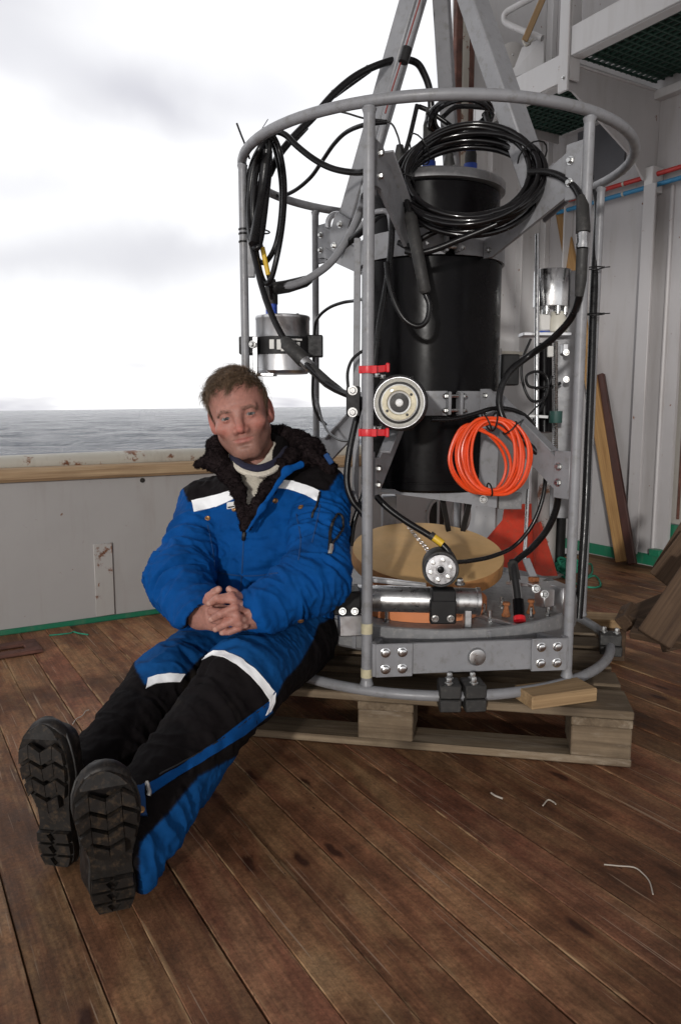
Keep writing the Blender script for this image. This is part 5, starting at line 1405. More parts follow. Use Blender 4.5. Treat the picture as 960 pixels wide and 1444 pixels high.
# ------------------------------------------------------------------ pose
PEL = np.array((-.195, 2.05, .265)); NB = np.array((-.205, 2.075, .70))
Tf = nrm((-.33, -.94, .0)); Tu = nrm(NB-PEL); Tl = nrm(np.cross(Tu, -Tf)); Tl = Tl if Tl[0] > 0 else -Tl; Tf = nrm(np.cross(Tl, Tu)); Tf = Tf if Tf[1] < 0 else -Tf
SHL, SHR = np.array((-.055, 2.005, .635)), np.array((-.362, 2.085, .595))
ELL, ELR = np.array((-.058, 1.775, .470)), np.array((-.404, 1.880, .440))
WRL, WRR = at(360, 866, 1.735), at(282, 868, 1.765)
HIPL, HIPR = PEL+np.array((.085, -.03, -.01)), PEL+np.array((-.085, .03, -.01))
KNL, KNR = np.array((-.215, 1.640, .268)), np.array((-.412, 1.765, .215))
ANL, ANR = np.array((-.375, 1.325, .115)), np.array((-.525, 1.455, .110))
# head frame
HC = at(339, 584, 2.02)
hy = nrm((.055, -.997, -.035)); hu = nrm(np.array((-math.sin(rad(12.5)), 0, math.cos(rad(12.5))))-hy*np.dot((-math.sin(rad(12.5)), 0, math.cos(rad(12.5))), hy)); hx_ = np.cross(hy, hu)
HM = np.stack((hx_, hy, hu))                  # rows: right ear side (picture left), face forward, up
def hw(x, y, z): return HC+HM[0]*x+HM[1]*y+HM[2]*z

def head_sdf(p):
    q = (p-A3(HC))@A3(HM).T
    x, y, z = q[:, 0], q[:, 1], q[:, 2]; ax = np.abs(x); m = np.stack((ax, y, z), 1)
    d = s_ell(q, (0, -.014, .036), (.0745, .096, .083))
    d = smin(d, s_ell(q, (0, .026, .048), (.064, .064, .055)), .03)
    d = smin(d, s_ell(q, (0, .022, -.026), (.0615, .066, .078)), .03)
    d = smin(d, s_cone(m, (.0475, .002, -.053), (.0185, .066, -.094), .0195, .0185), .03)
    d = smin(d, s_ell(q, (0, .0765, -.093), (.022, .016, .016)), .02)
    d = smin(d, s_cone(m, (.006, .0905, .0135), (.042, .0775, .0145), .0085, .008), .014)
    d = smin(d, s_ell(m, (.046, .064, -.026), (.019, .019, .015)), .024)
    d = smin(d, s_ell(q, (0, .073, -.060), (.034, .0225, .028)), .024)
    # eye sockets
    d = smax(d, -s_ell(m, (.0325, .101, -.001), (.0185, .0165, .0115)), .012)
    # nose
    nz = s_cone(q, (0, .0865, .010), (0, .1095, -.033), .0075, .0108)
    nz = smin(nz, s_ell(m, (.0118, .0985, -.0375), (.0082, .0100, .0075)), .006)
    d = smin(d, nz, .015)
    d = smax(d, -s_ell(m, (.0062, .1035, -.0462), (.0042, .006, .0034)), .003)
    # lids round the eyeball
    ey = m-A3((.0318, .0765, -.001))
    lid = np.linalg.norm(ey, axis=1)-.0142
    slit = np.maximum(np.abs(ey[:, 2]+.0006+.04*ey[:, 0]-6*ey[:, 0]**2*0)-(.0026-7*ey[:, 0]**2), -ey[:, 1])
    lid = np.maximum(lid, -slit*.9)
    d = smin(d, np.maximum(lid, -(np.linalg.norm(ey, axis=1)-.0120)), .003)
    d = np.maximum(d, -(np.maximum(slit, np.linalg.norm(ey, axis=1)-.0132)))
    # lips
    up_ = s_cone(m, (0, .0932, -.0578), (.0265, .0882, -.0570), .0031, .0016)
    lo_ = s_cone(m, (0, .0922, -.0660), (.0235, .0878, -.0605), .0042, .0016)
    d = smin(d, up_, .005); d = smin(d, lo_, .005)
    d = smax(d, -s_cone(m, (0, .0985, -.0622), (.0285, .0895, -.0586), .0016, .0012), .0025)
    d = smax(d, -s_ell(q, (0, .0955, -.0760), (.016, .004, .0035)), .010)
    # ears
    e = m-A3((.0775, -.010, -.004)); e = np.stack((e[:, 0]-.18*e[:, 1]*-1, e[:, 1], e[:, 2]), 1)
    ear = s_ell(e, (0, 0, 0), (.0105, .0185, .0315)); ear = smin(ear, s_ell(e, (-.002, .006, -.024), (.007, .009, .011)), .008)
    ear = smax(ear, -s_ell(e, (.0095, .004, .003), (.0075, .0105, .020)), .004)
    d = smin(d, ear, .006)
    # neck
    d = smin(d, s_cone(p, HC+HM[2]*-.055+HM[1]*-.022, NB+Tf*.0+Tu*-.03, .055, .062), .022)
    return d

# fingers: (knuckle, bend, bend, tip) in picture position and depth
def HP(x, y, c): return at(x, y, c)
FR = [  # fingers of his right hand (tips to the right in the picture)
    [(297, 849, 1.722), (313, 845, 1.692), (330, 846, 1.690), (341, 851.5, 1.706)],
    [(299, 862, 1.720), (316, 864, 1.690), (334, 868, 1.690), (344.5, 873, 1.706)],
    [(302, 874, 1.722), (319, 877, 1.694), (337, 879, 1.694), (346.5, 882.5, 1.708)],
    [(306, 884, 1.728), (318, 889, 1.706), (330, 889, 1.702), (339, 887, 1.712)]]
FL = [  # fingers of his left hand (tips to the left)
    [(341, 845, 1.724), (326, 840.5, 1.694), (307, 844, 1.688), (295, 851, 1.704)],
    [(346, 859, 1.722), (331, 856.5, 1.690), (311, 866, 1.684), (298, 873.5, 1.700)],
    [(347, 871, 1.722), (334, 872, 1.692), (316, 881, 1.690), (304, 887.5, 1.704)],
    [(345, 882, 1.726), (337, 885, 1.700), (324, 891, 1.698), (313, 892.5, 1.708)]]
FRAD = [(.0095, .0090, .0082, .0072), (.0098, .0092, .0084, .0073), (.0093, .0087, .0080, .0070), (.0083, .0077, .0070, .0062)]
TH = [[(289, 858, 1.748), (296, 842, 1.722), (303, 835.5, 1.712), (308.5, 831, 1.712)], [(351, 858, 1.748), (338, 843, 1.724), (330, 836, 1.714), (323.5, 831, 1.710)]]
def hand_sdf(p):
    d = s_cone_e(p, WRR, HP(300, 868, 1.742), .030, .036, (0, -1, .1), .55)
    d = smin(d, s_cone_e(p, WRL, HP(343, 867, 1.742), .030, .036, (0, -1, .1), .55), .012)
    for ch in FR+FL:
        k = (FR+FL).index(ch) % 4; r = FRAD[k]; P = [HP(*q) for q in ch]
        f = s_cone(p, P[0], P[1], r[0], r[1])
        f = smin(f, s_cone(p, P[1], P[2], r[1]*1.0, r[2]), .003); f = smin(f, s_cone(p, P[2], P[3], r[2]*1.04, r[3]), .003)
        f = smin(f, np.linalg.norm(p-A3(P[1]), axis=1)-r[1]*1.07, .003)
        d = smin(d, f, .0028)
    for ch in TH:
        P = [HP(*q) for q in ch]
        f = s_cone(p, P[0], P[1], .0150, .0115); f = smin(f, s_cone(p, P[1], P[2], .0112, .0098), .004); f = smin(f, s_cone(p, P[2], P[3], .0102, .0080), .003)
        d = smin(d, f, .0035)
    return d
def body_sdf(p):
    d = head_sdf(p)
    t = s_ell(p, PEL+Tu*.05, (.14, .10, .12), np.stack((Tl, Tf, Tu)))
    t = smin(t, s_ell(p, PEL+Tu*.25, (.135, .095, .17), np.stack((Tl, Tf, Tu))), .05)
    t = smin(t, s_cone(p, SHL, SHR, .05, .05), .06)
    d = smin(d, t, .04)
    d = smin(d, s_cone(p, SHL, ELL, .045, .038), .03); d = smin(d, s_cone(p, SHR, ELR, .045, .038), .03)
    d = smin(d, s_cone(p, ELL, WRL, .038, .029), .02); d = smin(d, s_cone(p, ELR, WRR, .038, .029), .02)
    for h_, k_, a_ in ((HIPL, KNL, ANL), (HIPR, KNR, ANR)):
        d = smin(d, s_cone(p, h_, k_, .068, .05), .04); d = smin(d, s_cone(p, k_, k_+(a_-k_)*.6, .045, .03), .03)
    return smin(d, hand_sdf(p), .012)

def tone_mat(name, rough=.5, bmp=.2, bscale=300, bdist=.0008, sss=0., spec=.4, sheen=0., var=.1, scale=30, attr='tone', weave=False):
    m, nt, b, v = base(name)
    a = nt.new('ShaderNodeVertexColor'); a.layer_name = attr
    n1 = noise(nt, v, scale, 6, .65)
    c = mix(nt, 1.0, a.outputs['Color'], ramp(nt, n1, [(.3, (1-var,)*3), (.7, (1+var,)*3)]), 'MULTIPLY')
    nt.link(c, b.inputs['Base Color'])
    b.inputs['Roughness'].default_value = rough; b.inputs['Specular IOR Level'].default_value = spec
    if sss:
        b.inputs['Subsurface Weight'].default_value = sss; b.inputs['Subsurface Radius'].default_value = (.012, .004, .002); b.inputs['Subsurface Scale'].default_value = .5
    if sheen:
        b.inputs['Sheen Weight'].default_value = sheen; b.inputs['Sheen Roughness'].default_value = .5
    h = noise(nt, v, bscale, 3)
    if weave:
        h2 = noise(nt, v, 45, 5, .6, .5)
        h = mix(nt, .65, h, h2)
    bump(nt, b, h, bmp, bdist)
    return m
SKIN = tone_mat('skin', .50, .25, 420, .0007, .10, .35, var=.15, scale=130)
CLOTH = tone_mat('work_cloth', .85, .4, 420, .0014, 0, .12, 0, .16, 14, weave=True)

foot = ground(300, 1000)
man = empty('person', np.array((-.2, 1.9, 0)), 'man in blue work suit sitting on the pallet edge, hands clasped and legs stretched out', 'person')

# ---- body (head, neck, trunk, arms, hands and legs in one skin)
V, Q = mesh_sdf(body_sdf, (-.62, 1.22, .04), (.10, 2.26, 1.02), .0026)
q = (V-HC)@HM.T; ax = np.abs(q[:, 0])
base_c = np.array((.385, .185, .145)); colv = np.tile(base_c, (len(V), 1))
def blend(mask, c): colv[:] = colv*(1-mask[:, None])+np.asarray(c)*mask[:, None]
g = lambda d2: np.exp(-d2)
hd = q[:, 2] > -.16
blend(.5*g(((ax-.044)/.022)**2+((q[:, 2]+.030)/.022)**2)*(q[:, 1] > .03), (.43, .135, .10))
blend(.6*g((q[:, 0]/.014)**2+((q[:, 2]+.034)/.016)**2)*(q[:, 1] > .085), (.44, .115, .09))
blend(.35*g((q[:, 0]/.05)**2+((q[:, 2]-.055)/.02)**2)*(q[:, 1] > .05), (.42, .155, .115))
lip = np.clip(1.35-((q[:, 0]/.0265)**2+((q[:, 2]+.0620)/.0080)**2)*1.1, 0, 1)*(q[:, 1] > .07)
blend(lip*.6, (.31, .085, .072))
stub = np.clip((-.036-q[:, 2])/.02, 0, 1)*np.clip((q[:, 1]-.0)/.02, 0, 1)*np.clip((q[:, 2]+.125)/.02, 0, 1)*(1-np.clip(lip*1.5, 0, 1))
blend(stub*.55, (.21, .115, .085))
blend(.55*g((q[:, 0]/.010)**2+((q[:, 2]+.0795)/.006)**2)*(q[:, 1] > .07), (.17, .095, .07))
blend(.45*np.clip((ax-.062)/.01, 0, 1)*(np.abs(q[:, 2]+.004) < .034)*(np.abs(q[:, 1]+.01) < .022), (.46, .12, .095))
blend(.5*g(((ax-.032)/.017)**2+((q[:, 2]+.012)/.005)**2)*(q[:, 1] > .05), (.31, .12, .095))
br = g(((q[:, 2]-.0142-.075*np.minimum(ax, .036)+.75*np.maximum(ax-.036, 0))/.0038)**2)*((ax > .012) & (ax < .050))*(q[:, 1] > .04)
blend(br*.3, (.18, .09, .065))
# hands a little redder at the knuckles, pale nails
hn_ = V[:, 2] < .5
for ch in FR+FL+TH:
    P = [HP(*x) for x in ch]
    blend(.45*g(np.sum((V-P[1])**2, 1)/.011**2)*hn_, (.44, .14, .105))
    nail = P[3]+np.array((0, -.0075, .0015))
    blend(.8*np.clip(1.6-np.sum((V-nail)**2, 1)/.0052**2, 0, 1)*hn_, (.52, .30, .24))
body = quad_mesh('body', V, Q, SKIN, man, colv)
BODY = (V, Q, q)

# eyes
def ball_eye(sx):
    c = hw(.0318*sx, .0765, -.001)
    gz = nrm(np.array((0, 0, CAM_H))-c)
    mb = MB(); mb.lathe(c, gz, [(.0124*math.cos(t), .0124*math.sin(t)) for t in np.linspace(-math.pi/2, math.pi/2*.999, 18)], 24, False)
    m, nt, b, v = base('eye_white'); b.inputs['Base Color'].default_value = (.27, .24, .23, 1); b.inputs['Roughness'].default_value = .12
    e = mb.build('eye', m, man)
    mb = MB(); mb.lathe(c, gz, [(.0124*math.sin(t)+.0002*0, .0124*math.cos(t)+.00025) for t in np.linspace(.54, .21, 6)], 24, False); mb.build('iris', EYE_I, e)
    mb = MB(); mb.lathe(c, gz, [(.0126*math.sin(t), .0124*math.cos(t)+.00032) for t in np.linspace(.20, .002, 5)], 20, False); mb.build('pupil', EYE_P, e)
EYE_I = simple('iris_grey', (.055, .06, .06), .15, var=.3, scale=300, bmp=0); EYE_P = simple('pupil', (.006, .006, .006), .06, bmp=0)
ball_eye(1); ball_eye(-1)

# hair: thin strands rooted on the scalp, plus brows
Nv = vnormals(V, Q)
def hairline(q):
    """1 inside the hair region"""
    ang = np.arctan2(q[:, 1]+.01, np.abs(q[:, 0]))            # front = pi/2
    zl = np.interp(ang, [-1.6, -.7, -.15, .15, .35, .62, .95, 1.25, 1.57], [-.070, -.058, -.020, -.028, -.004, .045, .070, .074, .070])
    zl = zl+.006*np.sin(ang*23)
    return q[:, 2]-zl
hl = hairline(q)
onhead = (q[:, 2] > -.08) & (np.linalg.norm(q-np.array((0, -.014, .036)), axis=1) < .118) & (np.abs(q[:, 0]) < .0815) & ((np.abs(q[:, 0]) < .070) | (q[:, 2] > .02) | (q[:, 1] < -.03) | (q[:, 1] > .012))
sc = np.nonzero((hl > 0) & onhead)[0]
rng = np.random.RandomState(21)
HAIR = tone_mat('hair', .42, 0, 100, .001, 0, .35, var=.25, scale=90)
def strands(roots, dirs, L, r, cols, name, parent, seg=4, curl=.004):
    n = len(roots); vs = np.zeros((n, seg+1, 3, 3)); cv = np.zeros((n, seg+1, 3, 3))
    P = roots.copy(); D = dirs.copy()
    a = np.cross(D, rng.randn(n, 3)); a /= np.linalg.norm(a, axis=1)[:, None]
    for k in range(seg+1):
        rr_ = r*(1-.85*k/seg)
        bq = np.cross(D, a)
        for j in range(3):
            th = 2*math.pi*j/3; vs[:, k, j] = P+(a*math.cos(th)+bq*math.sin(th))*rr_
        cv[:, k] = (cols*(.75+.4*k/seg))[:, None, :]
        if k < seg:
            P = P+D*(L/seg)[:, None]
            # keep off the scalp: pull along the outward direction, add drift
            qq = (P-HC)@HM.T; o = qq-np.array((0, -.010, .028)); on = np.linalg.norm(o/np.array((.080, .103, .092)), axis=1)
            outw = o/np.array((.080, .103, .092))**2; outw /= np.linalg.norm(outw, axis=1)[:, None]; ow = outw@HM
            P = P+ow*np.clip(1.0-on, 0, .1)[:, None]*.085
            D = D-ow*np.clip(np.sum(D*ow, 1), 0, 1)[:, None]*.75+rng.randn(n, 3)*.07+GDIR*.20
            D /= np.linalg.norm(D, axis=1)[:, None]
    fs = []
    b = np.arange(n)[:, None, None]*(seg+1)*3
    K = np.arange(seg)[None, :, None]*3; J = np.arange(3)[None, None, :]; J2 = (J+1) % 3
    F_ = np.stack(np.broadcast_arrays(b+K+J, b+K+J2, b+K+3+J2, b+K+3+J), -1).reshape(-1, 4)
    return quad_mesh(name, vs.reshape(-1, 3), F_, HAIR, parent, cv.reshape(-1, 3))
GDIR = -HM[2]*.25
n = 9000
pick = rng.choice(sc, n); rt = V[pick]+rng.randn(n, 3)*.0009; nr = Nv[pick]; ql = q[pick]
clump = np.stack([fbm(rt*75+k*9.1, 2, 300+k) for k in range(3)], 1)
comb = HM[1]*.75+HM[0]*.35-HM[2]*.05                                     # swept forward and towards the picture's left
side = np.clip((np.abs(ql[:, 0])-.045)/.02, 0, 1)[:, None]*np.clip((.06-ql[:, 2])/.03, 0, 1)[:, None]
dr_ = nr*.30*(1-side)+nr*.08*side+comb*(1-side)*.9+(-HM[2]*.85+HM[1]*.12)*side+rng.randn(n, 3)*.12+clump*.62
top = np.clip((ql[:, 2]-.075)/.03, 0, 1)[:, None]
dr_ = dr_+HM[2]*top*.12
dr_ /= np.linalg.norm(dr_, axis=1)[:, None]
Ls = np.where(ql[:, 2] > .055, .041, .019)*rng.uniform(.65, 1.25, n)
cb = np.array((.140, .090, .056)); cols = cb*(rng.uniform(.55, 1.4, (n, 1))*(1+.45*clump[:, :1]))*np.array((1, 1, 1))+rng.uniform(0, .03, (n, 1))*np.array((1.3, .9, .5))
hair = strands(rt, dr_, Ls, .00062, cols, 'hair', man)
# a thin cap under the strands
capm = hl > .002
mq = (capm & onhead)[Q].all(1)
qc = Q[mq]; used = np.unique(qc); rem = np.full(len(V), -1); rem[used] = np.arange(len(used))
quad_mesh('scalp_hair', V[used]+Nv[used]*.0022, rem[qc], HAIR, hair, np.tile(cb*.75, (len(used), 1)))
eb = np.nonzero((br > .25) & (q[:, 1] > .04))[0]
n = 240; pick = rng.choice(eb, n); dr_ = Nv[pick]*.5+np.sign(q[pick, 0])[:, None]*HM[0]*.9+HM[2]*.25+rng.randn(n, 3)*.15; dr_ /= np.linalg.norm(dr_, axis=1)[:, None]
GDIR = HM[2]*0
for sg in (-1, 1):
    m_ = np.sign(q[pick, 0]) == sg; k_ = int(m_.sum())
    strands(V[pick][m_], dr_[m_], rng.uniform(.004, .007, k_), .00032, np.tile(np.array((.13, .08, .05)), (k_, 1))*rng.uniform(.7, 1.3, (k_, 1)), 'eyebrow', man, 2)

# ---- jacket
RT = np.stack((Tl, Tf, Tu))
def tp(l, f, u): return PEL+Tl*l+Tf*f+Tu*u
def jacket_parts(p):
    t = s_ell(p, tp(.01, .012, .05), (.168, .150, .15), RT)
    t = smin(t, s_ell(p, tp(.015, .022, .20), (.172, .145, .17), RT), .06)
    t = smin(t, s_ell(p, tp(.015, .010, .30), (.172, .130, .12), RT), .06)
    t = smin(t, s_cone(p, SHL+np.array((0, 0, .004)), SHR+np.array((.0, 0, .004)), .074, .074), .05)
    t = smin(t, s_cone(p, (SHL+SHR)/2+Tu*.02, NB+Tu*.01, .095, .085), .05)
    la = s_cone(p, SHL+np.array((.0, 0, -.012)), ELL, .076, .067)
    lf = s_cone(p, ELL, WRL+(WRL-ELL)*-.08, .069, .053)
    ra = s_cone(p, SHR+np.array((.0, 0, -.012)), ELR, .076, .069)
    rf_ = s_cone(p, ELR, WRR+(WRR-ELR)*.02, .070, .057)
    return t, smin(la, lf, .03), smin(ra, rf_, .03)
def jacket_sdf(p):
    t, a, b = jacket_parts(p)
    d = smin(smin(t, a, .025), b, .025)
    # open cuff of the right sleeve and neck opening
    cx = nrm(WRR-ELR); d = smax(d, -s_cone(p, WRR-cx*.01, WRR+cx*.10, .040, .046), .006)
    cl = nrm(WRL-ELL); d = smax(d, -s_cone(p, WRL-cl*.04, WRL+cl*.08, .036, .042), .006)
    nk = s_cone(p, HC+HM[2]*-.055, NB+Tu*-.05, .066, .072)
    d = smax(d, -nk, .01)
    vv = s_cone_e(p, at(357, 655, 1.99), at(345, 738, 1.90), .052, .004, (0, -1, 0), 2.2)
    d = smax(d, -vv, .008)
    d = np.maximum(d, (A3(tp(0, 0, -.015))-p)@A3(nrm(Tu*.9-Tf*.25)))
    return d
V, Q = mesh_sdf(jacket_sdf, (-.58, 1.62, .17), (.10, 2.28, .80), .0037)
N = vnormals(V, Q)
# cloth folds: stretched noise along each sleeve and across the belly
t, a, b = jacket_parts(V.astype(f32))
def axes_noise(P, o, dvec, s_al, s_ac, seed):
    d = nrm(dvec); al = (P-o)@d; rest = (P-o)-np.outer(al, d)
    qn = rest*s_ac+np.outer(al, d)*s_al
    return qn, seed
def ridged(Pn, seed, w=1.2):
    wq = Pn+w*np.stack([fbm(Pn*.6+k*7.3, 2, seed+k) for k in range(3)], 1)
    r = 1-np.abs(fbm(wq, 2, seed+9))*1.6
    return np.clip(r, -1, 1)
disp = np.zeros(len(V))
wt = np.exp(-np.clip(t-np.minimum(a, b), 0, None)/.012); wt = np.where(t < np.minimum(a, b), 1, wt)
isL = (a < b)
P = V
nT = ridged((P-PEL)@np.stack((Tl*11, Tf*11, Tu*19)).T, 3)
tors_amt = .007+.012*np.clip(1-np.abs(((P-PEL)@Tu)-.12)/.12, 0, 1)
def arm_noise(sh, el, wr, seed):
    q1, _ = axes_noise(P, sh, el-sh, 24, 9, 0); q2, _ = axes_noise(P, el, wr-el, 26, 9, 0)
    m_ = np.clip(((P-el)@nrm(wr-el))/.06+.5, 0, 1)
    return ridged(q1, seed)*(1-m_)+ridged(q2, seed+4)*m_, np.exp(-np.sum((P-el)**2, 1)/.12**2)
nA, eA = arm_noise(SHL, ELL, WRL, 31); nB, eB = arm_noise(SHR, ELR, WRR, 57)
arm_w = np.clip((t-np.minimum(a, b))/.02, 0, 1)
disp = (nT*tors_amt)*(1-arm_w)+np.where(isL, nA*(.008+.010*eA), nB*(.008+.010*eB))*arm_w
disp += .0022*fbm(P*70, 2, 77)
V2 = V+N*(disp*1.0)[:, None]
px, py = project(V2)
blue = np.array((.0015, .064, .25)); black = np.array((.0065, .005, .0055))
cj = np.tile(blue, (len(V), 1))*(1+.12*fbm(P*6, 3, 12))[:, None]
yoke = inpoly(px, py, [(180, 500), (600, 500), (560, 650), (478, 668), (470, 682), (455, 704), (452, 702), (430, 690), (388, 684), (372, 695), (352, 705), (336, 697), (310, 704), (274, 720), (268, 716), (258, 688), (240, 660)])
yoke &= (arm_w < .5) | (py < 690)
cj[yoke] = black*(1+.3*fbm(P[yoke]*9, 2, 4))[:, None]
lining = ((V-WRR)@nrm(WRR-ELR) > -.05) & (jacket_sdf(V.astype(f32)+(nrm(WRR-ELR)*.004).astype(f32)) > .0) & (np.linalg.norm(V-WRR-nrm(WRR-ELR)*.02, axis=1) < .047)
cj[lining] = black
cj *= (1-.35*np.clip(fbm(P*9+3, 4, 90)-.25, 0, 1))[:, None]
jacket = quad_mesh('jacket', V2, Q, CLOTH, man, relax(cj, Q, 1, .6))
JS = Surf(V2, Q)
def jpart(mb, name, m, parent=jacket):
    return mb.build(name, M[m] if isinstance(m, str) else m, parent) if mb.n else None
jpart(JS.strip([(270.5, 706), (290, 702), (310, 697), (336, 689)], [(274, 722), (292, 718), (312, 712), (338, 700)]), 'reflective_strip', 'reflective')
jpart(JS.strip([(398, 677), (414, 679), (430, 684), (451, 693)], [(385.5, 688), (408, 690), (428, 697), (447.5, 707)]), 'reflective_strip', 'reflective')
jpart(JS.strip([(321, 709), (334.5, 707)], [(321, 718), (334.5, 716)], 8, 4), 'name_label', 'paper_label')
jpart(JS.strip([(323, 714), (332, 712.5)], [(323, 716), (332, 714.5)], 6, 3, .0042), 'label_print', 'black_matte')
for x, y in ((293, 731), (388, 706), (424, 715), (424, 876), (330, 718)):
    h = JS.hit(x, y)
    if h is not None:
        mb = MB(); mb.lathe(h[0]-h[1]*.001, h[1], [(.0072, 0), (.0072, .002), (.005, .0035), (.003, .0025), (.0005, .0025)], 16); jpart(mb, 'snap_button', 'brass')
blue_m = simple('blue_seam', (.003, .045, .16), .8)
for pl in ([(345, 742), (343, 775), (341, 812), (338, 838)], [(293, 740), (300, 775), (303, 800)], [(418, 725), (424, 760), (421, 790)], [(452, 708), (446, 740), (440, 765)], [(302, 806), (330, 811), (360, 812), (392, 808)]):
    mb = JS.line(pl, .0020, 8, -.0002); jpart(mb, 'seam', blue_m)
mb = JS.line([(350, 716), (346, 742), (344, 760)], .0055, 8, .002); jpart(mb, 'zip_fastener', 'black_matte')
# sleeve pocket zip with cord
mb = JS.line([(470, 733), (466, 748), (465, 765), (464, 776)], .0042, 8, .001); jpart(mb, 'sleeve_zip', 'black_matte')
mb = JS.line([(470, 732), (476, 725), (481, 730), (482, 744), (476, 756), (468, 768)], .0030, 8, .004); jpart(mb, 'pull_cord', 'black_matte')
mb = JS.line([(466, 770), (463.5, 781)], .0052, 5, .006); jpart(mb, 'zip_pull', 'zip')
mb = JS.line([(451, 695), (447, 712), (441, 726), (440, 731)], .0030, 8, .003); jpart(mb, 'pull_cord', 'black_matte')

# shearling collar lying open
def ptc(x, y, c): return at(x, y, c)
COLP = [((345, 744), 1.885, .009), ((341, 718), 1.90, .014), ((336, 692), 1.925, .019), ((324, 668), 1.955, .025), ((306, 650), 1.99, .031), ((306, 632), 2.05, .028), ((330, 622), 2.11, .03), ((362, 610), 2.13, .026), ((396, 612), 2.12, .026), ((426, 624), 2.07, .030), ((436, 636), 2.02, .026), ((412, 640), 1.975, .020), ((396, 660), 1.945, .019), ((378, 688), 1.915, .017), ((360, 716), 1.893, .013), ((346, 746), 1.880, .008)]
def collar_sdf(p):
    d = None
    for (a, ca, ra), (b, cb_, rb) in zip(COLP[:-1], COLP[1:]):
        x = s_cone_e(p, at(*a, ca), at(*b, cb_), ra*.9, rb*.9, (0, -1, .15), .75); d = x if d is None else smin(d, x, .012)
    d = smin(d, s_cone(p, at(303, 648, 1.985), at(280, 655, 1.97), .024, .010), .012)
    d = smin(d, s_cone(p, at(420, 645, 2.03), at(456, 668, 2.015), .032, .024), .015)
    d = smin(d, s_cone(p, at(440, 632, 2.03), at(466, 660, 1.985), .026, .016), .015)
    d = smin(d, s_cone(p, at(436, 636, 2.0), at(464, 664, 1.97), .018, .014), .015)
    return d
V, Q = mesh_sdf(collar_sdf, (-.46, 1.80, .52), (.03, 2.25, .86), .0032)
N = vnormals(V, Q); V = V+N*(.0035*fbm(V*120, 2, 8)+.0040*fbm(V*45, 2, 18))[:, None]
cc_ = np.tile(np.array((.016, .0115, .012)), (len(V), 1))*(1+.4*fbm(V*60, 2, 2))[:, None]
FLE = tone_mat('collar_fleece', 1.0, .5, 260, .003, 0, .02, 0, .3, 90)
collar = quad_mesh('fleece_collar', V, Q, FLE, jacket if False else man, np.clip(cc_, .003, 1))
# fleece tufts
pick = rng.choice(len(V), 14000); dr_ = N[pick]+rng.randn(14000, 3)*.7; dr_ /= np.linalg.norm(dr_, axis=1)[:, None]
HAIR_s = HAIR; HAIR = FLE; GDIR = np.zeros(3)
def tufts(roots, dirs, L, r, cols, name, parent):
    n = len(roots); a = np.cross(dirs, rng.randn(n, 3)); a /= np.linalg.norm(a, axis=1)[:, None]; b = np.cross(dirs, a)
    vs = np.stack((roots+a*r, roots+b*r, roots-a*r, roots+dirs*L[:, None]+a*r*1.5), 1).reshape(-1, 3)
    i = np.arange(n)[:, None]*4
    F_ = np.concatenate((i+np.array([[0, 1, 3, 3]])[:, :], i+np.array([[1, 2, 3, 3]]), i+np.array([[2, 0, 3, 3]])))
    mb = [tuple(x[:3]) for x in F_]
    return link_mesh(name, vs, mb, M['fleece'], parent, True)
tufts(V[pick], dr_, rng.uniform(.0025, .0060, 14000), .0011, None, 'fleece_pile', collar)
HAIR = HAIR_s
CS = Surf(V, Q)
h = CS.hit(466, 655)
mb = MB(); mb.bar(at(459, 640, 1.95), at(468, 654, 1.95), .014, .008, (0, -1, 0), .002); mb.build('hood_tab', blue_m, collar)
# blue facing of the turned lapel on the right side of the picture
def lap_sdf(p):
    d = s_cone_e(p, at(424, 655, 1.935), at(404, 664, 1.915), .010, .008, (0, -1, .1), .5)
    d = smin(d, s_cone_e(p, at(404, 664, 1.915), at(370, 716, 1.868), .008, .005, (0, -1, .1), .5), .01)
    return smin(d, s_cone_e(p, at(370, 716, 1.868), at(348, 750, 1.860), .005, .004, (0, -1, .1), .5), .01)
V, Q = mesh_sdf(lap_sdf, (-.30, 1.75, .50), (-.05, 2.02, .76), .003)
N = vnormals(V, Q); V = V+N*(.0015*fbm(V*60, 2, 8))[:, None]
quad_mesh('lapel', V, Q, CLOTH, man, np.tile(blue, (len(V), 1))) 

# sweater and shirt at the neck
def knit_sdf(p):
    t = s_ell(p, tp(-.0, .012, .22), (.165, .128, .19), RT)
    t = smin(t, s_cone(p, SHL+Tf*.02, SHR+Tf*.02, .06, .06), .05)
    t = smin(t, s_cone(p, (SHL+SHR)/2+Tu*.03+Tf*.012, NB+Tf*.02+Tu*.012, .088, .074), .04)
    nk = s_cone(p, HC+HM[2]*-.055, NB+Tf*.016+Tu*-.06, .062, .068)
    return smax(t, -nk, .008)
V, Q = mesh_sdf(knit_sdf, (-.42, 1.84, .42), (.02, 2.22, .80), .004)
px, py = project(V)
quad_mesh('sweater', V, Q, M['cream_knit'], man)
mb = MB(); nc = NB+Tf*.020+Tu*.030; nd = nrm(HM[2]*.6+Tu*.5-Tf*-.15); e_a = nrm(np.cross(nd, Tf)); e_b = np.cross(nd, e_a)
ncoll = [(330, 640, 2.03), (333, 650, 1.965), (346, 659, 1.925), (364, 661.5, 1.92), (382, 656, 1.935), (395, 647, 1.97), (402, 636, 2.03), (396, 626, 2.12), (350, 626, 2.13)]
P = spline([at(*x) for x in ncoll], 6, True)
mb.tube(P, .0115, 10, True); mb.build('shirt_neckband', M['navy'], man)
mb = MB(); P = spline([at(*x) for x in [(329, 636, 2.04), (330, 650, 1.97), (338, 662, 1.925), (352, 668, 1.905), (366, 669.5, 1.903), (384, 664, 1.918), (400, 650, 1.96), (406, 637, 2.02)]], 6); mb.tube(P, .0075, 8); mb.build('sweater_neckband', M['cream_knit'], man)

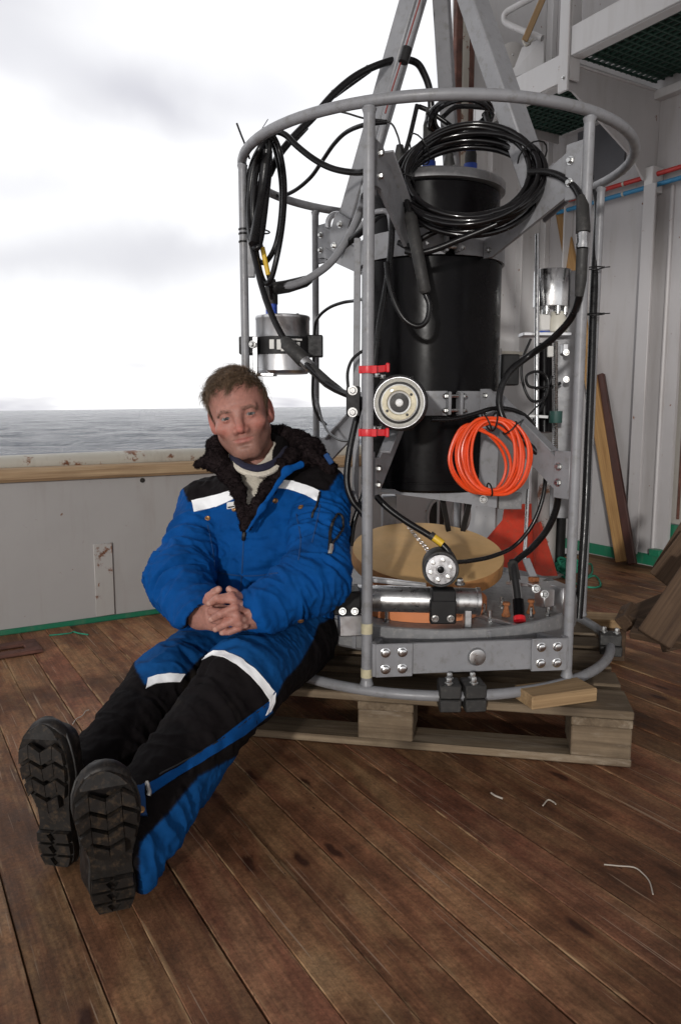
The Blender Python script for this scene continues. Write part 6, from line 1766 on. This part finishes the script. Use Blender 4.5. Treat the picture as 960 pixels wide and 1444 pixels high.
# ---- trousers
def trouser_parts(p):
    h = s_ell(p, tp(0, .0, -.015), (.160, .145, .125), RT)
    h = smin(h, s_ell(p, tp(.02, .05, .02), (.15, .13, .09), RT), .05)
    l = smin(s_cone(p, HIPL+np.array((.0, -.02, .0)), KNL, .100, .086), s_cone(p, KNL, ANL+(ANL-KNL)*.02, .084, .072), .03)
    l = smin(l, s_cone_e(p, KNL+(ANL-KNL)*.45+np.array((0, 0, -.02)), at(190, 1222, 1.35), .068, .052, nrm(np.cross(ANL-KNL, Z)), .72), .03)
    l = smin(l, s_cone_e(p, ANL+np.array((.0, .02, -.05)), at(117, 1240, 1.40), .035, .014, (0, -1, 0), .5), .02)
    r = smin(s_cone(p, HIPR, KNR, .096, .080), s_cone(p, KNR, ANR, .078, .064), .03)
    return h, l, r
AXL = nrm(ANL-KNL); AXR = nrm(ANR-KNR)
def trouser_sdf(p):
    h, l, r = trouser_parts(p)
    l = smax(l, (p-A3(ANL+AXL*.085))@A3(AXL), .008); r = smax(r, (p-A3(ANR+AXR*.03))@A3(AXR), .008)
    d = smin(smin(h, l, .035), r, .035)
    d = smax(d, -s_cone(p, ANL+AXL*.03, ANL+AXL*.2, .044, .048), .006); d = smax(d, -s_cone(p, ANR, ANR+AXR*.2, .056, .060), .006)
    d = np.maximum(d, .012-p[:, 2])
    # sit on the pallet
    seat = (p-A3(PF))@A3(e2)
    d = np.where(seat > -.01, np.maximum(d, .147-p[:, 2]), d)
    return d
V, Q = mesh_sdf(trouser_sdf, (-.68, 1.15, .0), (.10, 2.30, .48), .0034)
N = vnormals(V, Q); P = V
h, l, r = trouser_parts(V.astype(f32))
isl = l < r
nl = ridged(((P-KNL)-np.outer((P-KNL)@AXL, AXL))*8+np.outer((P-KNL)@AXL, AXL)*17, 11)
nr2 = ridged(((P-KNR)-np.outer((P-KNR)@AXR, AXR))*8+np.outer((P-KNR)@AXR, AXR)*17, 23)
nh = ridged((P-PEL)*10, 41)
hw_ = np.clip((np.minimum(l, r)-h)/.03+.5, 0, 1)
kn = np.exp(-np.sum((P-KNL)**2, 1)/.11**2)+np.exp(-np.sum((P-KNR)**2, 1)/.11**2)+.8*np.exp(-np.sum((P-ANL)**2, 1)/.12**2)
disp = (np.where(isl, nl, nr2)*(.005+.006*kn))*(1-hw_)+nh*.006*hw_+.0018*fbm(P*70, 2, 78)
V2 = V+N*disp[:, None]
V2[:, 2] = np.maximum(V2[:, 2], .006)
px, py = project(V2)
tblue = np.array((.0035, .058, .195))
ct = np.tile(black, (len(V), 1))
def upper(p, hip, knee, ank, cut): return (p-knee)@nrm(hip-knee) > cut
# blue seat and thighs down to the bands above the knees
bl_poly = [(200, 800), (470, 800), (470, 870), (449, 880), (440, 905), (423, 935), (400, 960), (388, 985), (380, 975), (368, 950), (345, 930), (318, 920), (300, 918), (284, 925), (262, 952), (235, 951), (205, 966), (190, 940)]
tb = inpoly(px, py, bl_poly)
# blue side stripe down the outside of the left leg
st1 = inpoly(px, py, [(388, 985), (384, 1003), (340, 1040), (290, 1072), (240, 1102), (210, 1122), (208, 1108), (250, 1083), (300, 1050), (345, 1013), (378, 990)])
st2 = inpoly(px, py, [(282, 1094), (262, 1117), (240, 1145), (218, 1168), (198, 1189), (196, 1262), (330, 1262), (345, 1060), (300, 1085)]) & isl
st3 = inpoly(px, py, [(100, 1225), (125, 1215), (130, 1262), (95, 1262)])
ct[tb | st2 | st3] = tblue
ct *= (1+.15*fbm(P*7, 3, 5))[:, None]
dirt = np.clip(fbm(P*14+1, 4, 60)-.3, 0, 1)*np.exp(-(((px-285)/30)**2+((py-985)/28)**2))
ct = ct*(1-dirt[:, None])+np.array((.09, .075, .055))*dirt[:, None]
trous = quad_mesh('trousers', V2, Q, CLOTH, man, relax(np.clip(ct, .001, 1), Q, 1, .6))
TS = Surf(V2, Q)
def tpart(mb, name, m): return mb.build(name, M[m] if isinstance(m, str) else m, trous) if mb.n else None
tpart(TS.strip([(291, 924), (302, 917), (318, 919), (340, 929), (360, 944), (376, 962), (386, 975)], [(284, 931), (299, 924), (316, 927), (335, 938), (354, 954), (369, 971), (379, 986)], 30, 5), 'reflective_strip', 'reflective')
tpart(TS.strip([(388, 977), (387, 990), (381, 1003)], [(380, 984), (379, 996), (374, 1008)], 12, 4), 'reflective_strip', 'reflective')
tpart(TS.strip([(209, 957), (222, 952), (240, 950), (261, 951)], [(206, 971), (220, 964), (240, 962), (254, 962)], 16, 4), 'reflective_strip', 'reflective')
clo = simple('blue_cloth', (.0025, .058, .215), .85, var=.12, scale=14, bmp=.4, bscale=420, bdist=.0014, spec=.12)
tpart(TS.strip([(381, 988), (345, 1014), (300, 1049), (250, 1082), (207, 1107)], [(384, 1004), (345, 1036), (293, 1069), (243, 1100), (210, 1123)], 44, 6, .002, .0012), 'side_stripe', clo)
tpart(TS.strip([(188, 1116), (204, 1110)], [(194, 1152), (208, 1152)], 8, 6, .010, .003), 'cuff_tab', blue_m)
hh = TS.hit(198, 1146)
if hh is not None:
    mb = MB(); mb.lathe(hh[0]+hh[1]*.010, hh[1], [(.007, 0), (.007, .002), (.005, .0035), (.0005, .003)], 14); tpart(mb, 'snap_button', 'brass')
mb = TS.line([(207, 1106), (211, 1116), (210, 1122)], .004, 5, .004); tpart(mb, 'zip_pull', 'zip')
tpart(TS.line([(378, 992), (330, 1030), (280, 1062), (225, 1092)], .0016, 8, .0005), 'seam', 'black_matte')

# ---- boots
def boot(heel, toe, nface, wid, label):
    heel, toe = np.asarray(heel, float), np.asarray(toe, float); L = np.linalg.norm(toe-heel)
    t = nrm(toe-heel); n = nrm(np.asarray(nface)-t*np.dot(nface, t)); s = np.cross(t, n)
    def loc(u, v, w): return heel+t*u+s*v+n*w          # w > 0: out of the tread
    # outline half widths along the sole (u in 0..1)
    us = np.array([0, .02, .06, .13, .22, .32, .42, .55, .66, .76, .85, .92, .965, .99, 1.0])
    hwid = np.array([.012, .022, .030, .0345, .034, .031, .032, .040, .0465, .048, .045, .037, .026, .014, .006])*wid/.1*1.05
    shift = np.interp(us, [0, .3, .6, 1], [0, 0, .003, -.004])
    ol = [(u*L, sh+h_) for u, h_, sh in zip(us, hwid, shift)]+[(u*L, sh-h_) for u, h_, sh in list(zip(us, hwid, shift))[::-1]]
    f = lambda u: np.interp(u/L, us, hwid)
    mb = MB()
    def lay(sc, w, wf=None): return [loc(L*.5+(u-L*.5)*sc, v*sc, w if wf is None else wf(u)) for u, v in ol]
    spring = lambda u: -.022*np.clip((u/L-.78)/.22, 0, 1)**2
    mb.rings([lay(.97, 0, lambda u: -.030+spring(u)), lay(1.0, 0, lambda u: -.026+spring(u)), lay(1.0, 0, lambda u: -.006+spring(u)-.012*np.clip(1-abs(u/L-.37)/.09, 0, 1)), lay(.985, 0, lambda u: -.003+spring(u)-.013*np.clip(1-abs(u/L-.37)/.09, 0, 1))])
    def lug(poly, h0=-.004, h1=.0045):
        top = []; bot = []
        for u, v in poly:
            hw__ = f(u)*.95; v = max(-hw__, min(hw__, v)); w0 = spring(u)
            bot.append(loc(u, v, h0+w0)); top.append(loc(L*.5+(u-L*.5)*.995, v*.97, h1+w0))
        a = np.array(top); 
        if np.linalg.norm(a.max(0)-a.min(0)) < .006: return
        k = len(poly); ar = sum(poly[i][0]*poly[(i+1) % k][1]-poly[(i+1) % k][0]*poly[i][1] for i in range(k))
        if ar < 0: top, bot = top[::-1], bot[::-1]
        fs = [tuple(range(k)) if True else None, tuple(range(2*k-1, k-1, -1))]+[((i+1) % k, i, k+i, k+(i+1) % k) for i in range(k)]
        mb.add(top+bot, fs)
    # toe plate, zigzag bars, heel blocks
    tp_ = [(u, v) for u, v in ol if u > .875*L]; lug(tp_)
    zz = np.array([-.050, -.025, 0, .025, .050])*wid/.1
    for row in range(4):
        u0 = L*(.435+.115*row); am = L*.046
        for i in range(4):
            a0 = am if (i % 2 == 0) else -am; v0, v1 = zz[i], zz[i+1]
            if abs((v0+v1)/2) > f(u0)*1.0 or u0+L*.1 > L*.90: continue
            lug([(u0-a0*.5, v0+.0006), (u0+a0*.5, v1-.0006), (u0+a0*.5+L*.084, v1-.0006), (u0-a0*.5+L*.084, v0+.0006)])
    for row in range(3):
        u0 = L*(.035+.085*row)
        for sg in (-1, 1):
            lug([(u0, sg*.003), (u0, sg*.05), (u0+L*.066, sg*.05), (u0+L*.066, sg*.003), (u0+L*.05, sg*.012)], -.004, .006)
    o = empty  # noqa
    # leather upper as its own smooth body
    an = loc(L*.30, 0, -.19)
    def up_sdf(p):
        d = s_cone_e(p, loc(L*.20, 0, -.055), loc(L*.80, 0, -.050), .040*wid/.1, .042*wid/.1, n, .95)
        d = smin(d, s_cone(p, loc(L*.18, 0, -.06), an, .048, .056), .03)
        d = smin(d, s_cone_e(p, loc(L*.10, 0, -.035), loc(L*.87, 0, -.032), .033*wid/.1, .043*wid/.1, n, .6), .012)
        return np.maximum(d, (p-A3(loc(0, 0, -.018)))@A3(n))
    pts = np.array([loc(-.05, -.08, .02), loc(-.05, .08, .02), loc(L+.05, -.08, -.29), loc(L+.05, .08, -.29), loc(-.05, -.08, -.29), loc(L+.05, .08, .02), loc(L+.05, -.08, .02), loc(-.05, .08, -.29)])
    V_, Q_ = mesh_sdf(up_sdf, pts.min(0), pts.max(0), .005)
    N_ = vnormals(V_, Q_); V_ = V_+N_*(.0012*fbm(V_*60, 2, 3))[:, None]
    bo = quad_mesh('boot', V_, Q_, M['boot_leather'], man); bo['label'] = label
    so = mb.build('sole', M['sole_rubber'], bo, True, 30)
    rnd_ = MB(); rs = [loc(L*.5+(u-L*.5)*1.008, v*1.012, -.022+spring(u)) for u, v in ol]
    rnd_.tube(rs, .0022, 6, True); rnd_.build('welt', M['rubber'], bo)
    return bo
M['boot_leather'] = simple('boot_leather', (.010, .008, .0075), .5, spec=.3, var=.3, scale=20, bmp=.3, bscale=150, dust=(.05, .04, .032))
M['sole_rubber'] = simple('sole_rubber', (.011, .009, .0075), .6, spec=.3, var=.4, scale=26, bmp=.3, bscale=180, dust=(.06, .04, .024))
hl_ = at(163, 1288, 1.318); tl_ = at(146, 1097, 1.225)
boot(hl_, tl_, (.30, -.9, -.28), .104, 'boot with its zigzag tread facing the viewer, the nearer one')
hr_ = at(84, 1225, 1.452); tr_ = at(52, 1028, 1.395)
boot(hr_, tr_, (-.20, -.9, -.02), .100, 'boot with its zigzag tread turned to the left, the farther one')
# ------------------------------------------------------------------ unseen overhead slab, added to dim the sky light on the deck
ud = MB(); ud.frame(uw(-.7, 2.4, 3.64), U, W, Z, 8.6, 11.0, .16); 
ud = ud.build('overhead_shade', M['white_paint'], None, smooth=False); tag(ud, 'unseen white slab added overhead to shade the working deck', 'overhead shade')
bpy.context.view_layer.update()
